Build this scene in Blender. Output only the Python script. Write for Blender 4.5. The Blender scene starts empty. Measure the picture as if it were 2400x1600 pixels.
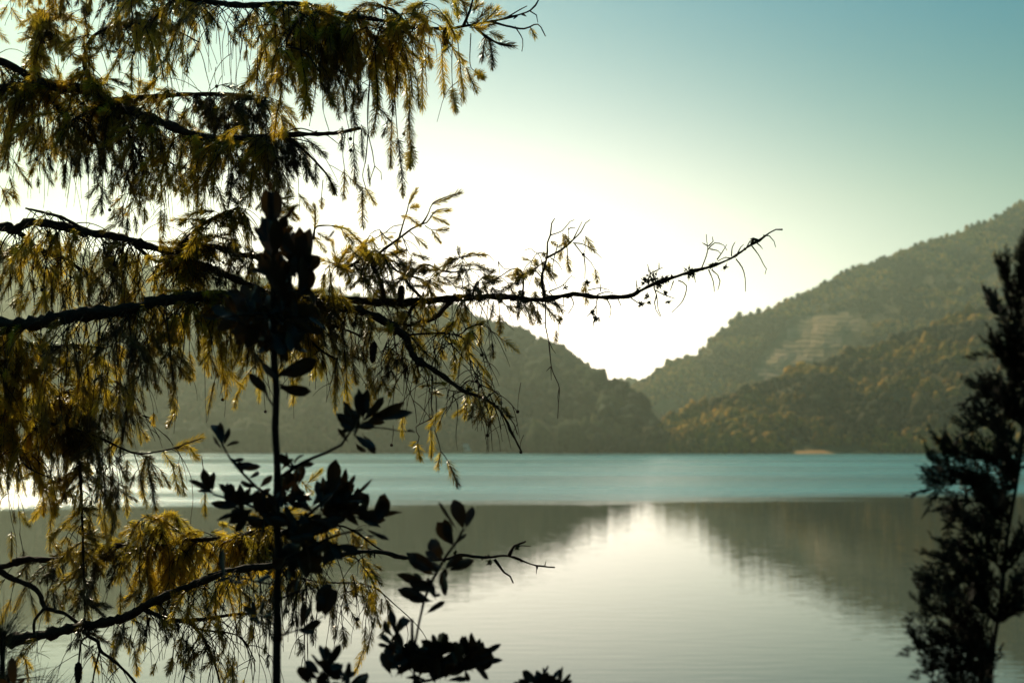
import bpy, math, random
import numpy as np
from mathutils import Vector, Matrix, noise

rnd = random.Random(7)
S = bpy.context.scene
COL = S.collection

# ------------------------------------------------------------------ camera
CAM = Vector((0.0, 0.0, 20.4))
PITCH = math.radians(3.434)
FPX = 50.0 / 36.0 * 2400.0
camd = bpy.data.cameras.new('camera')
camd.lens = 50.0
camd.sensor_width = 36.0
camd.clip_start = 0.05
camd.clip_end = 12000.0
camd.dof.use_dof = True
camd.dof.focus_distance = 4.05
camd.dof.aperture_fstop = 5.0
cam = bpy.data.objects.new('camera', camd)
cam.location = CAM
cam.rotation_euler = (math.radians(90) + PITCH, 0, 0)
COL.objects.link(cam)
S.camera = cam

# ------------------------------------------------------------------ light
SUN_AZ = math.radians(-24.0)      # from +Y towards +X
SUN_EL = math.radians(30.0)
GLOW_A, GLOW_B = 2.3, 1.0
SUNV = Vector((math.sin(SUN_AZ) * math.cos(SUN_EL), math.cos(SUN_AZ) * math.cos(SUN_EL), math.sin(SUN_EL)))
W = bpy.data.worlds.new('World')
S.world = W
W.use_nodes = True
wn, wl = W.node_tree.nodes, W.node_tree.links
wn.clear()
sky = wn.new('ShaderNodeTexSky')
sky.sky_type = 'NISHITA'
sky.sun_disc = False
sky.sun_elevation = SUN_EL
sky.sun_rotation = SUN_AZ
sky.altitude = 900
sky.air_density = 1.0
sky.dust_density = 0.0
sky.ozone_density = 1.0
tint = wn.new('ShaderNodeVectorMath'); tint.operation = 'MULTIPLY'
tint.inputs[1].default_value = (0.70, 1.30, 1.06)
bg = wn.new('ShaderNodeBackground'); bg.inputs['Strength'].default_value = 0.05
wo = wn.new('ShaderNodeOutputWorld')
wl.new(sky.outputs[0], tint.inputs[0])
# pale glow of the sunlit haze low over the gap, fading with height and to the sides
def wm(op, a, c=None):
    k = wn.new('ShaderNodeMath'); k.operation = op
    for i, v in enumerate((a, c)):
        if v is None: continue
        if isinstance(v, (int, float)): k.inputs[i].default_value = v
        else: wl.new(v, k.inputs[i])
    return k.outputs[0]
wt = wn.new('ShaderNodeTexCoord'); ws = wn.new('ShaderNodeSeparateXYZ'); wl.new(wt.outputs['Generated'], ws.inputs[0])
el = wm('ARCSINE', ws.outputs['Z']); az = wm('ARCTAN2', ws.outputs['X'], ws.outputs['Y'])
def gauss(a0, sa, e0, se, pw=1.08):
    da = wm('DIVIDE', wm('SUBTRACT', az, math.radians(a0)), math.radians(sa)); de = wm('DIVIDE', wm('SUBTRACT', el, math.radians(e0)), math.radians(se))
    return wm('EXPONENT', wm('MULTIPLY', wm('POWER', wm('ADD', wm('MULTIPLY', da, da), wm('MULTIPLY', de, de)), pw), -1.0))
glow = wm('ADD', wm('MULTIPLY', gauss(-3, 14.5, 0, 10.2), GLOW_A), wm('MULTIPLY', gauss(-6, 50.0, 0, 7.5), GLOW_B))
bg2 = wn.new('ShaderNodeBackground'); bg2.inputs['Color'].default_value = (1.0, 0.70, 0.68, 1); wl.new(glow, bg2.inputs['Strength'])
# the clear sky turns from green low down to blue higher up
hi = wn.new('ShaderNodeMapRange'); hi.inputs[1].default_value = math.radians(9); hi.inputs[2].default_value = math.radians(19); wl.new(el, hi.inputs[0])
tm = wn.new('ShaderNodeMix'); tm.data_type = 'VECTOR'; tm.inputs['A'].default_value = (0.92, 1.54, 0.88); tm.inputs['B'].default_value = (0.05, 1.27, 1.25)
wl.new(hi.outputs[0], tm.inputs['Factor']); wl.new(tm.outputs['Result'], tint.inputs[1]); wl.new(tint.outputs[0], bg.inputs['Color'])
ad = wn.new('ShaderNodeAddShader'); wl.new(bg.outputs[0], ad.inputs[0]); wl.new(bg2.outputs[0], ad.inputs[1])
wl.new(ad.outputs[0], wo.inputs['Surface'])

sund = bpy.data.lights.new('sun', 'SUN')
sund.energy = 5.0
sund.angle = math.radians(0.5)
sund.color = (1.0, 0.86, 0.62)
sun = bpy.data.objects.new('sun', sund)
sun.rotation_euler = (-SUNV).to_track_quat('-Z', 'Y').to_euler()
COL.objects.link(sun)

vs = S.view_settings
vs.view_transform = 'Standard'; vs.look = 'None'; vs.gamma = 1.0; vs.use_curve_mapping = False
vs.exposure = 0.0
S.render.engine = 'CYCLES'
cy = S.cycles
cy.use_denoising = True
cy.max_bounces = 6; cy.diffuse_bounces = 2; cy.glossy_bounces = 3; cy.transmission_bounces = 4; cy.volume_bounces = 0
cy.sample_clamp_indirect = 6.0

# ------------------------------------------------------------------ helpers
CP, SP = math.cos(PITCH), math.sin(PITCH)
def P(x, y, d):
    """the point at photograph pixel (x, y) of the 2400 px frame, d metres along the camera axis"""
    a = (x - 1200.0) / FPX; b = (800.0 - y) / FPX
    return Vector((CAM.x + d * a, CAM.y + d * (CP - b * SP), CAM.z + d * (SP + b * CP)))
def px(p):
    q = Vector(p) - CAM
    d = q.y * CP + q.z * SP
    u = -q.y * SP + q.z * CP
    return (1200 + FPX * q.x / d, 800 - FPX * u / d, d)

def mk_mesh(name, V, F, mats, smooth=True, attr=None, mi=None):
    V = np.asarray(V, dtype=np.float32).reshape(-1, 3); F = np.asarray(F, dtype=np.int32)
    k = F.shape[1]
    me = bpy.data.meshes.new(name)
    me.vertices.add(len(V)); me.vertices.foreach_set('co', V.ravel())
    me.loops.add(F.size); me.loops.foreach_set('vertex_index', F.ravel())
    me.polygons.add(len(F)); me.polygons.foreach_set('loop_start', np.arange(0, F.size, k, dtype=np.int32))
    if not isinstance(mats, (list, tuple)): mats = [mats]
    for m in mats: me.materials.append(m)
    if mi is not None: me.polygons.foreach_set('material_index', np.asarray(mi, dtype=np.int32))
    me.polygons.foreach_set('use_smooth', np.full(len(F), smooth, dtype=bool))
    if attr is not None:
        at = me.attributes.new('tint', 'FLOAT_COLOR', 'POINT')
        at.data.foreach_set('color', np.asarray(attr, dtype=np.float32).ravel())
    me.update(calc_edges=True)
    return me

def link(name, me, parent=None, loc=None, label=None, cat=None, group=None, kind=None):
    o = bpy.data.objects.new(name, me); COL.objects.link(o)
    if parent: o.parent = parent
    if loc is not None: o.location = loc
    if label: o['label'] = label
    if cat: o['category'] = cat
    if group: o['group'] = group
    if kind: o['kind'] = kind
    return o

class MB:
    """collects triangles"""
    def __init__(s): s.V = []; s.F = []; s.n = 0
    def add(s, V, F):
        V = np.asarray(V, dtype=np.float32); F = np.asarray(F, dtype=np.int32)
        s.V.append(V); s.F.append(F + s.n); s.n += len(V)
    def arrays(s): return np.concatenate(s.V), np.concatenate(s.F)
    def mesh(s, name, mat, off=None, smooth=True):
        V, F = s.arrays()
        if off is not None: V = V - np.asarray(off, dtype=np.float32)
        return mk_mesh(name, V, F, mat, smooth)

def catmull(pts, step):
    """resampled smooth curve through points"""
    pts = [Vector(p) for p in pts]
    if len(pts) == 2:
        n = max(2, int((pts[1] - pts[0]).length / step))
        return [pts[0].lerp(pts[1], i / n) for i in range(n + 1)]
    out = []
    for i in range(len(pts) - 1):
        p0 = pts[i - 1] if i else pts[0] * 2 - pts[1]
        p1, p2 = pts[i], pts[i + 1]
        p3 = pts[i + 2] if i + 2 < len(pts) else p2 * 2 - p1
        n = max(1, int((p2 - p1).length / step))
        for j in range(n):
            t = j / n
            out.append(0.5 * ((2 * p1) + (p2 - p0) * t + (2 * p0 - 5 * p1 + 4 * p2 - p3) * t * t + (3 * p1 - p0 - 3 * p2 + p3) * t ** 3))
    out.append(pts[-1])
    return out

def tube(mb, pts, r, sides=6, jit=0.0):
    """closed tapered tube; r: list of radii"""
    n = len(pts); P_ = np.array([tuple(p) for p in pts], dtype=np.float64)
    T = np.gradient(P_, axis=0); T /= np.linalg.norm(T, axis=1, keepdims=True) + 1e-12
    ref = np.array((0.31, 0.93, 0.2)); 
    A = np.cross(T, ref); A /= np.linalg.norm(A, axis=1, keepdims=True) + 1e-12
    B = np.cross(T, A)
    th = np.linspace(0, 2 * math.pi, sides, endpoint=False)
    R = np.array(r)[:, None] * (1 + jit * np.array([[rnd.uniform(-1, 1) for _ in th] for _ in range(n)]) if jit else np.ones((n, sides)))
    V = P_[:, None, :] + R[:, :, None] * (np.cos(th)[None, :, None] * A[:, None, :] + np.sin(th)[None, :, None] * B[:, None, :])
    V = V.reshape(-1, 3)
    V = np.vstack([V, P_[0], P_[-1]])
    F = []
    for i in range(n - 1):
        for j in range(sides):
            a = i * sides + j; b = i * sides + (j + 1) % sides
            F.append((a, b, b + sides)); F.append((a, b + sides, a + sides))
    c0, c1 = n * sides, n * sides + 1
    for j in range(sides):
        F.append((c0, (j + 1) % sides, j)); F.append((c1, (n - 1) * sides + j, (n - 1) * sides + (j + 1) % sides))
    mb.add(V, F)

def ico():
    t = (1 + 5 ** .5) / 2
    V = [(-1, t, 0), (1, t, 0), (-1, -t, 0), (1, -t, 0), (0, -1, t), (0, 1, t), (0, -1, -t), (0, 1, -t), (t, 0, -1), (t, 0, 1), (-t, 0, -1), (-t, 0, 1)]
    F = [(0, 11, 5), (0, 5, 1), (0, 1, 7), (0, 7, 10), (0, 10, 11), (1, 5, 9), (5, 11, 4), (11, 10, 2), (10, 7, 6), (7, 1, 8), (3, 9, 4), (3, 4, 2), (3, 2, 6), (3, 6, 8), (3, 8, 9), (4, 9, 5), (2, 4, 11), (6, 2, 10), (8, 6, 7), (9, 8, 1)]
    V = np.array(V, float); V /= np.linalg.norm(V[0])
    return V, np.array(F)
def subdiv(V, F):
    V = [tuple(v) for v in V]; mid = {}
    def m(a, b):
        k = (min(a, b), max(a, b))
        if k not in mid:
            v = (np.array(V[a]) + np.array(V[b])) / 2; v /= np.linalg.norm(v); V.append(tuple(v)); mid[k] = len(V) - 1
        return mid[k]
    G = []
    for a, b, c in F:
        d, e, f = m(a, b), m(b, c), m(c, a)
        G += [(a, d, f), (d, b, e), (f, e, c), (d, e, f)]
    return np.array(V), np.array(G)
ICO0 = ico(); ICO1 = subdiv(*ICO0)

# ------------------------------------------------------------------ materials
def mat(name):
    m = bpy.data.materials.new(name); m.use_nodes = True
    n = m.node_tree.nodes; l = m.node_tree.links
    b = n['Principled BSDF']
    return m, n, l, b
def ramp(n, stops):
    r = n.new('ShaderNodeValToRGB')
    e = r.color_ramp.elements
    while len(e) < len(stops): e.new(0.5)
    for i, (p, c) in enumerate(stops): e[i].position = p; e[i].color = (*c, 1)
    return r
def noise_node(n, l, scale, detail=4, rough=0.55, coord='pos', vec=None):
    t = n.new('ShaderNodeTexNoise'); t.inputs['Scale'].default_value = scale; t.inputs['Detail'].default_value = detail; t.inputs['Roughness'].default_value = rough
    if vec is None:
        if coord == 'pos': g = n.new('ShaderNodeNewGeometry'); vec = g.outputs['Position']
        else: g = n.new('ShaderNodeTexCoord'); vec = g.outputs['Object']
    l.new(vec, t.inputs['Vector'])
    return t

def bark_mat(name, c0, c1, scale=90):
    m, n, l, b = mat(name)
    t = noise_node(n, l, scale, 6, 0.65)
    r = ramp(n, [(0.3, c0), (0.72, c1)]); l.new(t.outputs[0], r.inputs[0]); l.new(r.outputs[0], b.inputs['Base Color'])
    b.inputs['Roughness'].default_value = 0.9
    b.inputs['Specular IOR Level'].default_value = 0.2
    u = n.new('ShaderNodeBump'); u.inputs['Strength'].default_value = 0.6; u.inputs['Distance'].default_value = 0.004
    l.new(t.outputs[0], u.inputs['Height']); l.new(u.outputs[0], b.inputs['Normal'])
    return m
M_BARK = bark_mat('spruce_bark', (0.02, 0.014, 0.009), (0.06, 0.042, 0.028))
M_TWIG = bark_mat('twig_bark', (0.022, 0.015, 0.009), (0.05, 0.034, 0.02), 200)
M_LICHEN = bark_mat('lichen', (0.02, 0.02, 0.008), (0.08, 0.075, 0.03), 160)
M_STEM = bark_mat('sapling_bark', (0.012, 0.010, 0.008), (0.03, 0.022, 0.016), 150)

def leafy(name, c0, c1, t0, t1, trans, scale, rough=0.55, spec=0.3):
    """two-sided leaf: diffuse + translucent"""
    m, n, l, b = mat(name)
    nz = noise_node(n, l, scale, 2, 0.5)
    r = ramp(n, [(0.35, c0), (0.65, c1)]); l.new(nz.outputs[0], r.inputs[0]); l.new(r.outputs[0], b.inputs['Base Color'])
    b.inputs['Roughness'].default_value = rough; b.inputs['Specular IOR Level'].default_value = spec
    rt = ramp(n, [(0.35, t0), (0.65, t1)]); l.new(nz.outputs[0], rt.inputs[0])
    tr = n.new('ShaderNodeBsdfTranslucent'); l.new(rt.outputs[0], tr.inputs['Color'])
    mx = n.new('ShaderNodeMixShader'); mx.inputs[0].default_value = trans
    o = n['Material Output']
    l.new(b.outputs[0], mx.inputs[1]); l.new(tr.outputs[0], mx.inputs[2]); l.new(mx.outputs[0], o.inputs['Surface'])
    return m
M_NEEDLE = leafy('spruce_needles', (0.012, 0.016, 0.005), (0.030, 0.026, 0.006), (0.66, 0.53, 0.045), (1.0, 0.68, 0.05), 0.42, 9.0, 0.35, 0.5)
def vary_translucency(m, scale, lo, hi):
    """old shoots are dull and thick, young ones let the light through"""
    n = m.node_tree.nodes; l = m.node_tree.links
    t = noise_node(n, l, scale, 2, 0.5)
    k = n.new('ShaderNodeMapRange'); k.inputs[1].default_value = .41; k.inputs[2].default_value = .60; k.inputs[3].default_value = lo; k.inputs[4].default_value = hi
    l.new(t.outputs[0], k.inputs[0])
    mx = [q for q in n if q.type == 'MIX_SHADER'][0]; l.new(k.outputs[0], mx.inputs[0])
vary_translucency(M_NEEDLE, 3.2, 0.05, 0.64)
M_LEAF = leafy('sapling_leaf', (0.013, 0.013, 0.009), (0.024, 0.019, 0.012), (0.05, 0.032, 0.010), (0.12, 0.066, 0.016), 0.07, 14.0, 0.4, 0.25)
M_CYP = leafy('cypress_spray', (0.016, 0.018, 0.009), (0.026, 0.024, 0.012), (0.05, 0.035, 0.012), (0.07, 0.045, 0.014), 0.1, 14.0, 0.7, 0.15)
M_PINE = leafy('pine_needles', (0.02, 0.03, 0.012), (0.035, 0.045, 0.016), (0.2, 0.18, 0.05), (0.3, 0.24, 0.06), 0.3, 8.0)

def tree_mat(name):
    m, n, l, b = mat(name)
    a = n.new('ShaderNodeAttribute'); a.attribute_name = 'tint'
    t = noise_node(n, l, 0.35, 3, 0.6)
    r = ramp(n, [(0.3, (0.55, 0.55, 0.55)), (0.7, (1.35, 1.3, 1.2))]); l.new(t.outputs[0], r.inputs[0])
    mx = n.new('ShaderNodeVectorMath'); mx.operation = 'MULTIPLY'
    l.new(a.outputs['Color'], mx.inputs[0]); l.new(r.outputs[0], mx.inputs[1]); l.new(mx.outputs[0], b.inputs['Base Color'])
    b.inputs['Roughness'].default_value = 0.9; b.inputs['Specular IOR Level'].default_value = 0.1
    tr = n.new('ShaderNodeBsdfTranslucent'); ms = n.new('ShaderNodeMixShader'); ms.inputs[0].default_value = 0.35
    l.new(mx.outputs[0], tr.inputs['Color']); l.new(b.outputs[0], ms.inputs[1]); l.new(tr.outputs[0], ms.inputs[2]); l.new(ms.outputs[0], n['Material Output'].inputs['Surface'])
    u = n.new('ShaderNodeBump'); u.inputs['Strength'].default_value = 1.0; u.inputs['Distance'].default_value = 1.5
    t2 = noise_node(n, l, 0.6, 4, 0.7); l.new(t2.outputs[0], u.inputs['Height']); l.new(u.outputs[0], b.inputs['Normal'])
    return m
M_TREE = tree_mat('hill_trees')

def ground_mat(name, stops, scale):
    m, n, l, b = mat(name)
    t = noise_node(n, l, scale, 6, 0.65); r = ramp(n, stops); l.new(t.outputs[0], r.inputs[0]); l.new(r.outputs[0], b.inputs['Base Color'])
    b.inputs['Roughness'].default_value = 0.95; b.inputs['Specular IOR Level'].default_value = 0.1
    return m
M_HILL = ground_mat('hillside', [(0.35, (0.07, 0.065, 0.024)), (0.6, (0.20, 0.145, 0.055))], 0.02)
M_BANK = ground_mat('bank_soil', [(0.3, (0.010, 0.009, 0.006)), (0.7, (0.03, 0.025, 0.014))], 1.5)
M_TERR = ground_mat('dry_terrace', [(0.3, (0.24, 0.17, 0.07)), (0.5, (0.38, 0.25, 0.12)), (0.7, (0.48, 0.30, 0.18))], 0.03)
M_MEADOW = ground_mat('meadow', [(0.3, (0.10, 0.11, 0.03)), (0.7, (0.19, 0.18, 0.05))], 0.04)
M_SHORE = ground_mat('shore_sand', [(0.3, (0.34, 0.18, 0.06)), (0.7, (0.52, 0.29, 0.11))], 0.1)
M_WALL = ground_mat('white_wall', [(0.3, (0.6, 0.58, 0.52)), (0.7, (0.75, 0.73, 0.68))], 0.6)
M_ROOF = ground_mat('pale_roof', [(0.3, (0.45, 0.42, 0.36)), (0.7, (0.6, 0.56, 0.5))], 0.6)
M_DARK = ground_mat('dark_opening', [(0.3, (0.02, 0.02, 0.02)), (0.7, (0.04, 0.035, 0.03))], 0.6)

# water: one sheet; beyond about 130 m the breeze ruffles it, nearer it is almost a mirror
def water_mat():
    m, n, l, b = mat('lake_water')
    g = n.new('ShaderNodeNewGeometry')
    sx = n.new('ShaderNodeSeparateXYZ'); l.new(g.outputs['Position'], sx.inputs[0])
    def math_(op, a, c=None, clamp=False):
        k = n.new('ShaderNodeMath'); k.operation = op; k.use_clamp = clamp
        for i, v in enumerate((a, c)):
            if v is None: continue
            if isinstance(v, (int, float)): k.inputs[i].default_value = v
            else: l.new(v, k.inputs[i])
        return k.outputs[0]
    def scaled(vx, vy):
        mp = n.new('ShaderNodeMapping'); mp.inputs['Scale'].default_value = (vx, vy, 1); l.new(g.outputs['Position'], mp.inputs['Vector']); return mp.outputs[0]
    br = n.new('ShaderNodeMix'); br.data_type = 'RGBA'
    # edge of the breeze: wavy line near y = 128
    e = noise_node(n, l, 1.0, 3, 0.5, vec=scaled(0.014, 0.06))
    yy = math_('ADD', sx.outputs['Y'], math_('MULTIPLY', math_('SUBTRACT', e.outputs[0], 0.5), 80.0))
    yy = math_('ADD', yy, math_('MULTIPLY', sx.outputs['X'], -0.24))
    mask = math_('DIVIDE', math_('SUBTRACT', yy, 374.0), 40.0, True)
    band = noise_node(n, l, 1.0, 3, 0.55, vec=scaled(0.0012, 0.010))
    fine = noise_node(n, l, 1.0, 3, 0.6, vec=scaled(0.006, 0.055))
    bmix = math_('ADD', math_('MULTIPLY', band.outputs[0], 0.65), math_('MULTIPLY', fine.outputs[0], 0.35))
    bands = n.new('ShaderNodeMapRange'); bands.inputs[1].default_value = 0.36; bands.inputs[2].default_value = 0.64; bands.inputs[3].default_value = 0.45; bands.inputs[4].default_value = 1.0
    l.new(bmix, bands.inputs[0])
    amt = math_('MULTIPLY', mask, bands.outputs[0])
    calm = noise_node(n, l, 1.0, 2, 0.5, vec=scaled(0.16, 0.75))
    cb = n.new('ShaderNodeBump'); cb.inputs['Strength'].default_value = 1.0; cb.inputs['Distance'].default_value = 0.016; l.new(calm.outputs[0], cb.inputs['Height'])
    rip = noise_node(n, l, 1.0, 4, 0.6, vec=scaled(0.9, 2.2))
    h = math_('MULTIPLY', rip.outputs[0], amt)
    rb = n.new('ShaderNodeBump'); rb.inputs['Strength'].default_value = 1.0; rb.inputs['Distance'].default_value = 0.30
    l.new(h, rb.inputs['Height']); l.new(cb.outputs[0], rb.inputs['Normal']); l.new(rb.outputs[0], b.inputs['Normal'])
    # sky reflected by the ruffled reach is painted into its turquoise base colour
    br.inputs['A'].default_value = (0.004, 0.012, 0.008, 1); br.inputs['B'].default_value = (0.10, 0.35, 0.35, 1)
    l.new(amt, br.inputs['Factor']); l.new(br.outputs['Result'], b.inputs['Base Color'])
    b.inputs['IOR'].default_value = 1.333
    b.inputs['Specular IOR Level'].default_value = 0.5
    rr = math_('ADD', math_('MULTIPLY', amt, 0.30), 0.015)
    l.new(rr, b.inputs['Roughness'])
    return m
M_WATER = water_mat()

# ------------------------------------------------------------------ setting
V = np.array([(-4000, -3000, 0), (4000, -3000, 0), (4000, 3800, 0), (-4000, 3800, 0)], float)
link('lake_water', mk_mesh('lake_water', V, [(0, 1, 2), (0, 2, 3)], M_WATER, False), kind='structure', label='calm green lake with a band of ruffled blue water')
V2 = V.copy(); V2[:, 2] = -3.0
link('land', mk_mesh('land', V2, [(0, 1, 2), (0, 2, 3)], M_BANK, False), kind='structure', label='dark ground under the lake')

def bank_z(x, y):
    if y < -1.5: z = 18.7 + (-1.5 - y) * 0.55  # unseen rise behind the camera, added to cut sky light on the foliage
    elif y < 3.0: z = 18.7 - 0.18 * (y + 1.5)
    else: z = 17.89 - (y - 3.0) * 0.55
    return max(-2.5, z) + 0.12 * noise.noise(Vector((x * 0.5, y * 0.5, 3.1)))
def build_bank():
    xs = np.concatenate([np.linspace(-600, -20, 30), np.linspace(-18, 18, 50), np.linspace(20, 600, 30)])
    ys = np.concatenate([np.linspace(-260, -6, 26), np.linspace(-5, 42, 80)])
    Vv = [(x, y, bank_z(x, y)) for y in ys for x in xs]
    n = len(xs); F = []
    for j in range(len(ys) - 1):
        for i in range(n - 1):
            a = j * n + i; F.append((a, a + 1, a + n + 1, a + n))
    link('bank_ground', mk_mesh('bank_ground', Vv, F, M_BANK), kind='structure', label='dark wooded bank the trees stand on, its unseen rise behind added for shade')
build_bank()

def elev(y):
    b = (800.0 - y) / FPX
    return (SP + b * CP) / (CP - b * SP)
class Hill:
    def __init__(s, sky_pts, y0, slope, seed, amp=1.0, k=0.9, vary=0.0):
        s.xs = [p[0] for p in sky_pts]; s.ys = [p[1] for p in sky_pts]; s.y0 = y0; s.sl = slope; s.seed = seed; s.amp = amp; s.k = k
    def ridge(s, x):
        e = elev(float(np.interp(x, s.xs, s.ys)))
        Y0 = s.y0 + 14 * noise.noise(Vector((x * 0.004, s.seed, 0.3))) + 5 * noise.noise(Vector((x * 0.02, s.seed, 1.3)))
        Yr = (Y0 + CAM.z / s.sl) / max(0.2, 1 - e / s.sl)
        return Y0, max(Yr, Y0 + 12), e
    def pt(s, x, t):
        Y0, Yr, e = s.ridge(x)
        Y = Y0 + (Yr - Y0) * t
        zr = CAM.z + Yr * e
        u = (x - 1200.0) / FPX / CP
        if t <= 0: z = 0.4 + t * 40
        elif t <= 1: z = 0.4 + zr * (t ** s.k)
        else: z = zr * (1 - 0.8 * (t - 1))
        X = u * Y
        if 0 < t:
            w = math.sin(math.pi * min(t, 1.0) ** 0.8) if t < 1 else 0
            g = noise.fractal(Vector((X * 0.006, Y * 0.004, s.seed)), 0.7, 2.1, 5)
            z += g * 30 * s.amp * w * min(1, zr / 60)
        return Vector((X, Y, z))
    def mesh(s, name, x0, x1, nx, nt, label, m):
        ts = list(np.linspace(-0.06, 1.0, nt)) + [1.1, 1.3, 1.6, 2.1]
        xs = np.linspace(x0, x1, nx)
        Vv = [tuple(s.pt(float(x), float(t))) for t in ts for x in xs]
        F = []
        for j in range(len(ts) - 1):
            for i in range(nx - 1):
                a = j * nx + i; F.append((a, a + 1, a + nx + 1, a + nx))
        return link(name, mk_mesh(name, Vv, F, m), kind='structure', label=label)
    def t_at(s, x, y):
        """the t whose point shows at pixel row y"""
        lo, hi = 0.0, 1.0
        for _ in range(18):
            m = (lo + hi) / 2
            if px(s.pt(x, m))[1] > y: lo = m
            else: hi = m
        return (lo + hi) / 2

H_RIGHT = Hill([(1380, 1040), (1440, 985), (1470, 925), (1486, 912), (1521, 891), (1543, 874), (1579, 853), (1629, 842), (1654, 814), (1671, 796), (1700, 778), (1729, 750), (1786, 739), (1807, 724), (1879, 696), (1900, 688), (1977, 642), (2091, 604), (2199, 562), (2306, 531), (2398, 478), (2600, 450), (3000, 500), (4200, 600)], 1750, 0.46, 2.0, 0.45)
H_FRONT = Hill([(1470, 1062), (1520, 1036), (1560, 1000), (1640, 966), (1740, 932), (1850, 890), (1960, 846), (2090, 806), (2200, 764), (2330, 722), (2460, 690), (2800, 620), (4200, 600)], 1092, 0.34, 21.0)
H_LEFT = Hill([(-2200, 600), (-600, 560), (0, 578), (43, 592), (200, 612), (357, 635), (432, 638), (700, 695), (1000, 742), (1110, 775), (1250, 840), (1400, 930), (1470, 985), (1560, 1050)], 1114, 0.28, 5.0)
H_SPUR = Hill([(640, 1045), (760, 905), (860, 800), (960, 742), (1064, 730), (1093, 737), (1110, 755), (1171, 768), (1207, 779), (1243, 793), (1279, 814), (1307, 822), (1343, 840), (1371, 868), (1400, 890), (1432, 907), (1479, 931), (1520, 985), (1556, 1044)], 1106, 0.34, 8.0)
H_FAR = Hill([(1200, 960), (1330, 945), (1410, 908), (1432, 898), (1450, 897), (1470, 901), (1500, 915), (1600, 960), (1720, 970)], 2500, 0.4, 11.0, 0.5)
H_RIGHT.mesh('right_hill', 1380, 4200, 330, 60, 'steep brown wooded hill rising on the far shore beside the pale terraces', M_HILL)
H_FRONT.mesh('front_hill', 1470, 4200, 300, 50, 'darker wooded slope in front of the terraced hill, down to the shore', M_HILL)
H_LEFT.mesh('left_hill', -2200, 1560, 330, 50, 'hazy green hill behind the spruce', M_HILL)
H_SPUR.mesh('spur_hill', 640, 1556, 130, 50, 'dark green spur that falls to the gap between the hills', M_HILL)
H_FAR.mesh('far_hill', 1200, 1720, 60, 16, 'tiny pale blue hill far beyond the gap', M_HILL)

TERR = [(1762, 880), (1780, 842), (1826, 792), (1862, 742), (1930, 732), (2004, 722), (2024, 762), (1975, 806), (1890, 846), (1800, 888)]
MEAD = [[(1520, 965), (1545, 938), (1575, 934), (1595, 955), (1560, 975)], [(2040, 940), (2080, 930), (2120, 938), (2090, 955)], [(1600, 952), (1650, 940), (1660, 955), (1610, 968)]]
def inside(poly, x, y):
    c = False; n = len(poly)
    for i in range(n):
        x1, y1 = poly[i]; x2, y2 = poly[(i + 1) % n]
        if (y1 > y) != (y2 > y) and x < (x2 - x1) * (y - y1) / (y2 - y1) + x1: c = not c
    return c

CROWNS = []
for k in range(6):
    v = ICO1[0].copy()
    for i in range(len(v)): v[i] *= 0.72 + 0.5 * rnd.random()
    v[:, 2] *= 0.9 if k < 4 else 1.5
    CROWNS.append(v)
BUSH = []
for k in range(8):
    v = ICO0[0].copy()
    for i in range(len(v)): v[i] *= 0.65 + 0.6 * rnd.random()
    v[:, 2] *= (0.9, 1.0, 1.2, 1.6)[k % 4]
    BUSH.append(v)
PAL_R = [((0.24, 0.18, 0.035), 4), ((0.12, 0.115, 0.03), 4), ((0.32, 0.20, 0.03), 3), ((0.022, 0.055, 0.034), 5), ((0.20, 0.125, 0.05), 3), ((0.40, 0.29, 0.06), 1)]
PAL_U = [((0.30, 0.25, 0.085), 4), ((0.20, 0.18, 0.065), 4), ((0.36, 0.26, 0.08), 3), ((0.08, 0.11, 0.06), 3), ((0.30, 0.20, 0.10), 3)]
PAL_L = [((0.040, 0.050, 0.022), 5), ((0.026, 0.040, 0.022), 5), ((0.075, 0.065, 0.025), 3), ((0.05, 0.04, 0.028), 2)]
def pick(pal):
    r = rnd.random() * sum(w for _, w in pal)
    for c, w in pal:
        r -= w
        if r <= 0: return c
    return pal[0][0]
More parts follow.
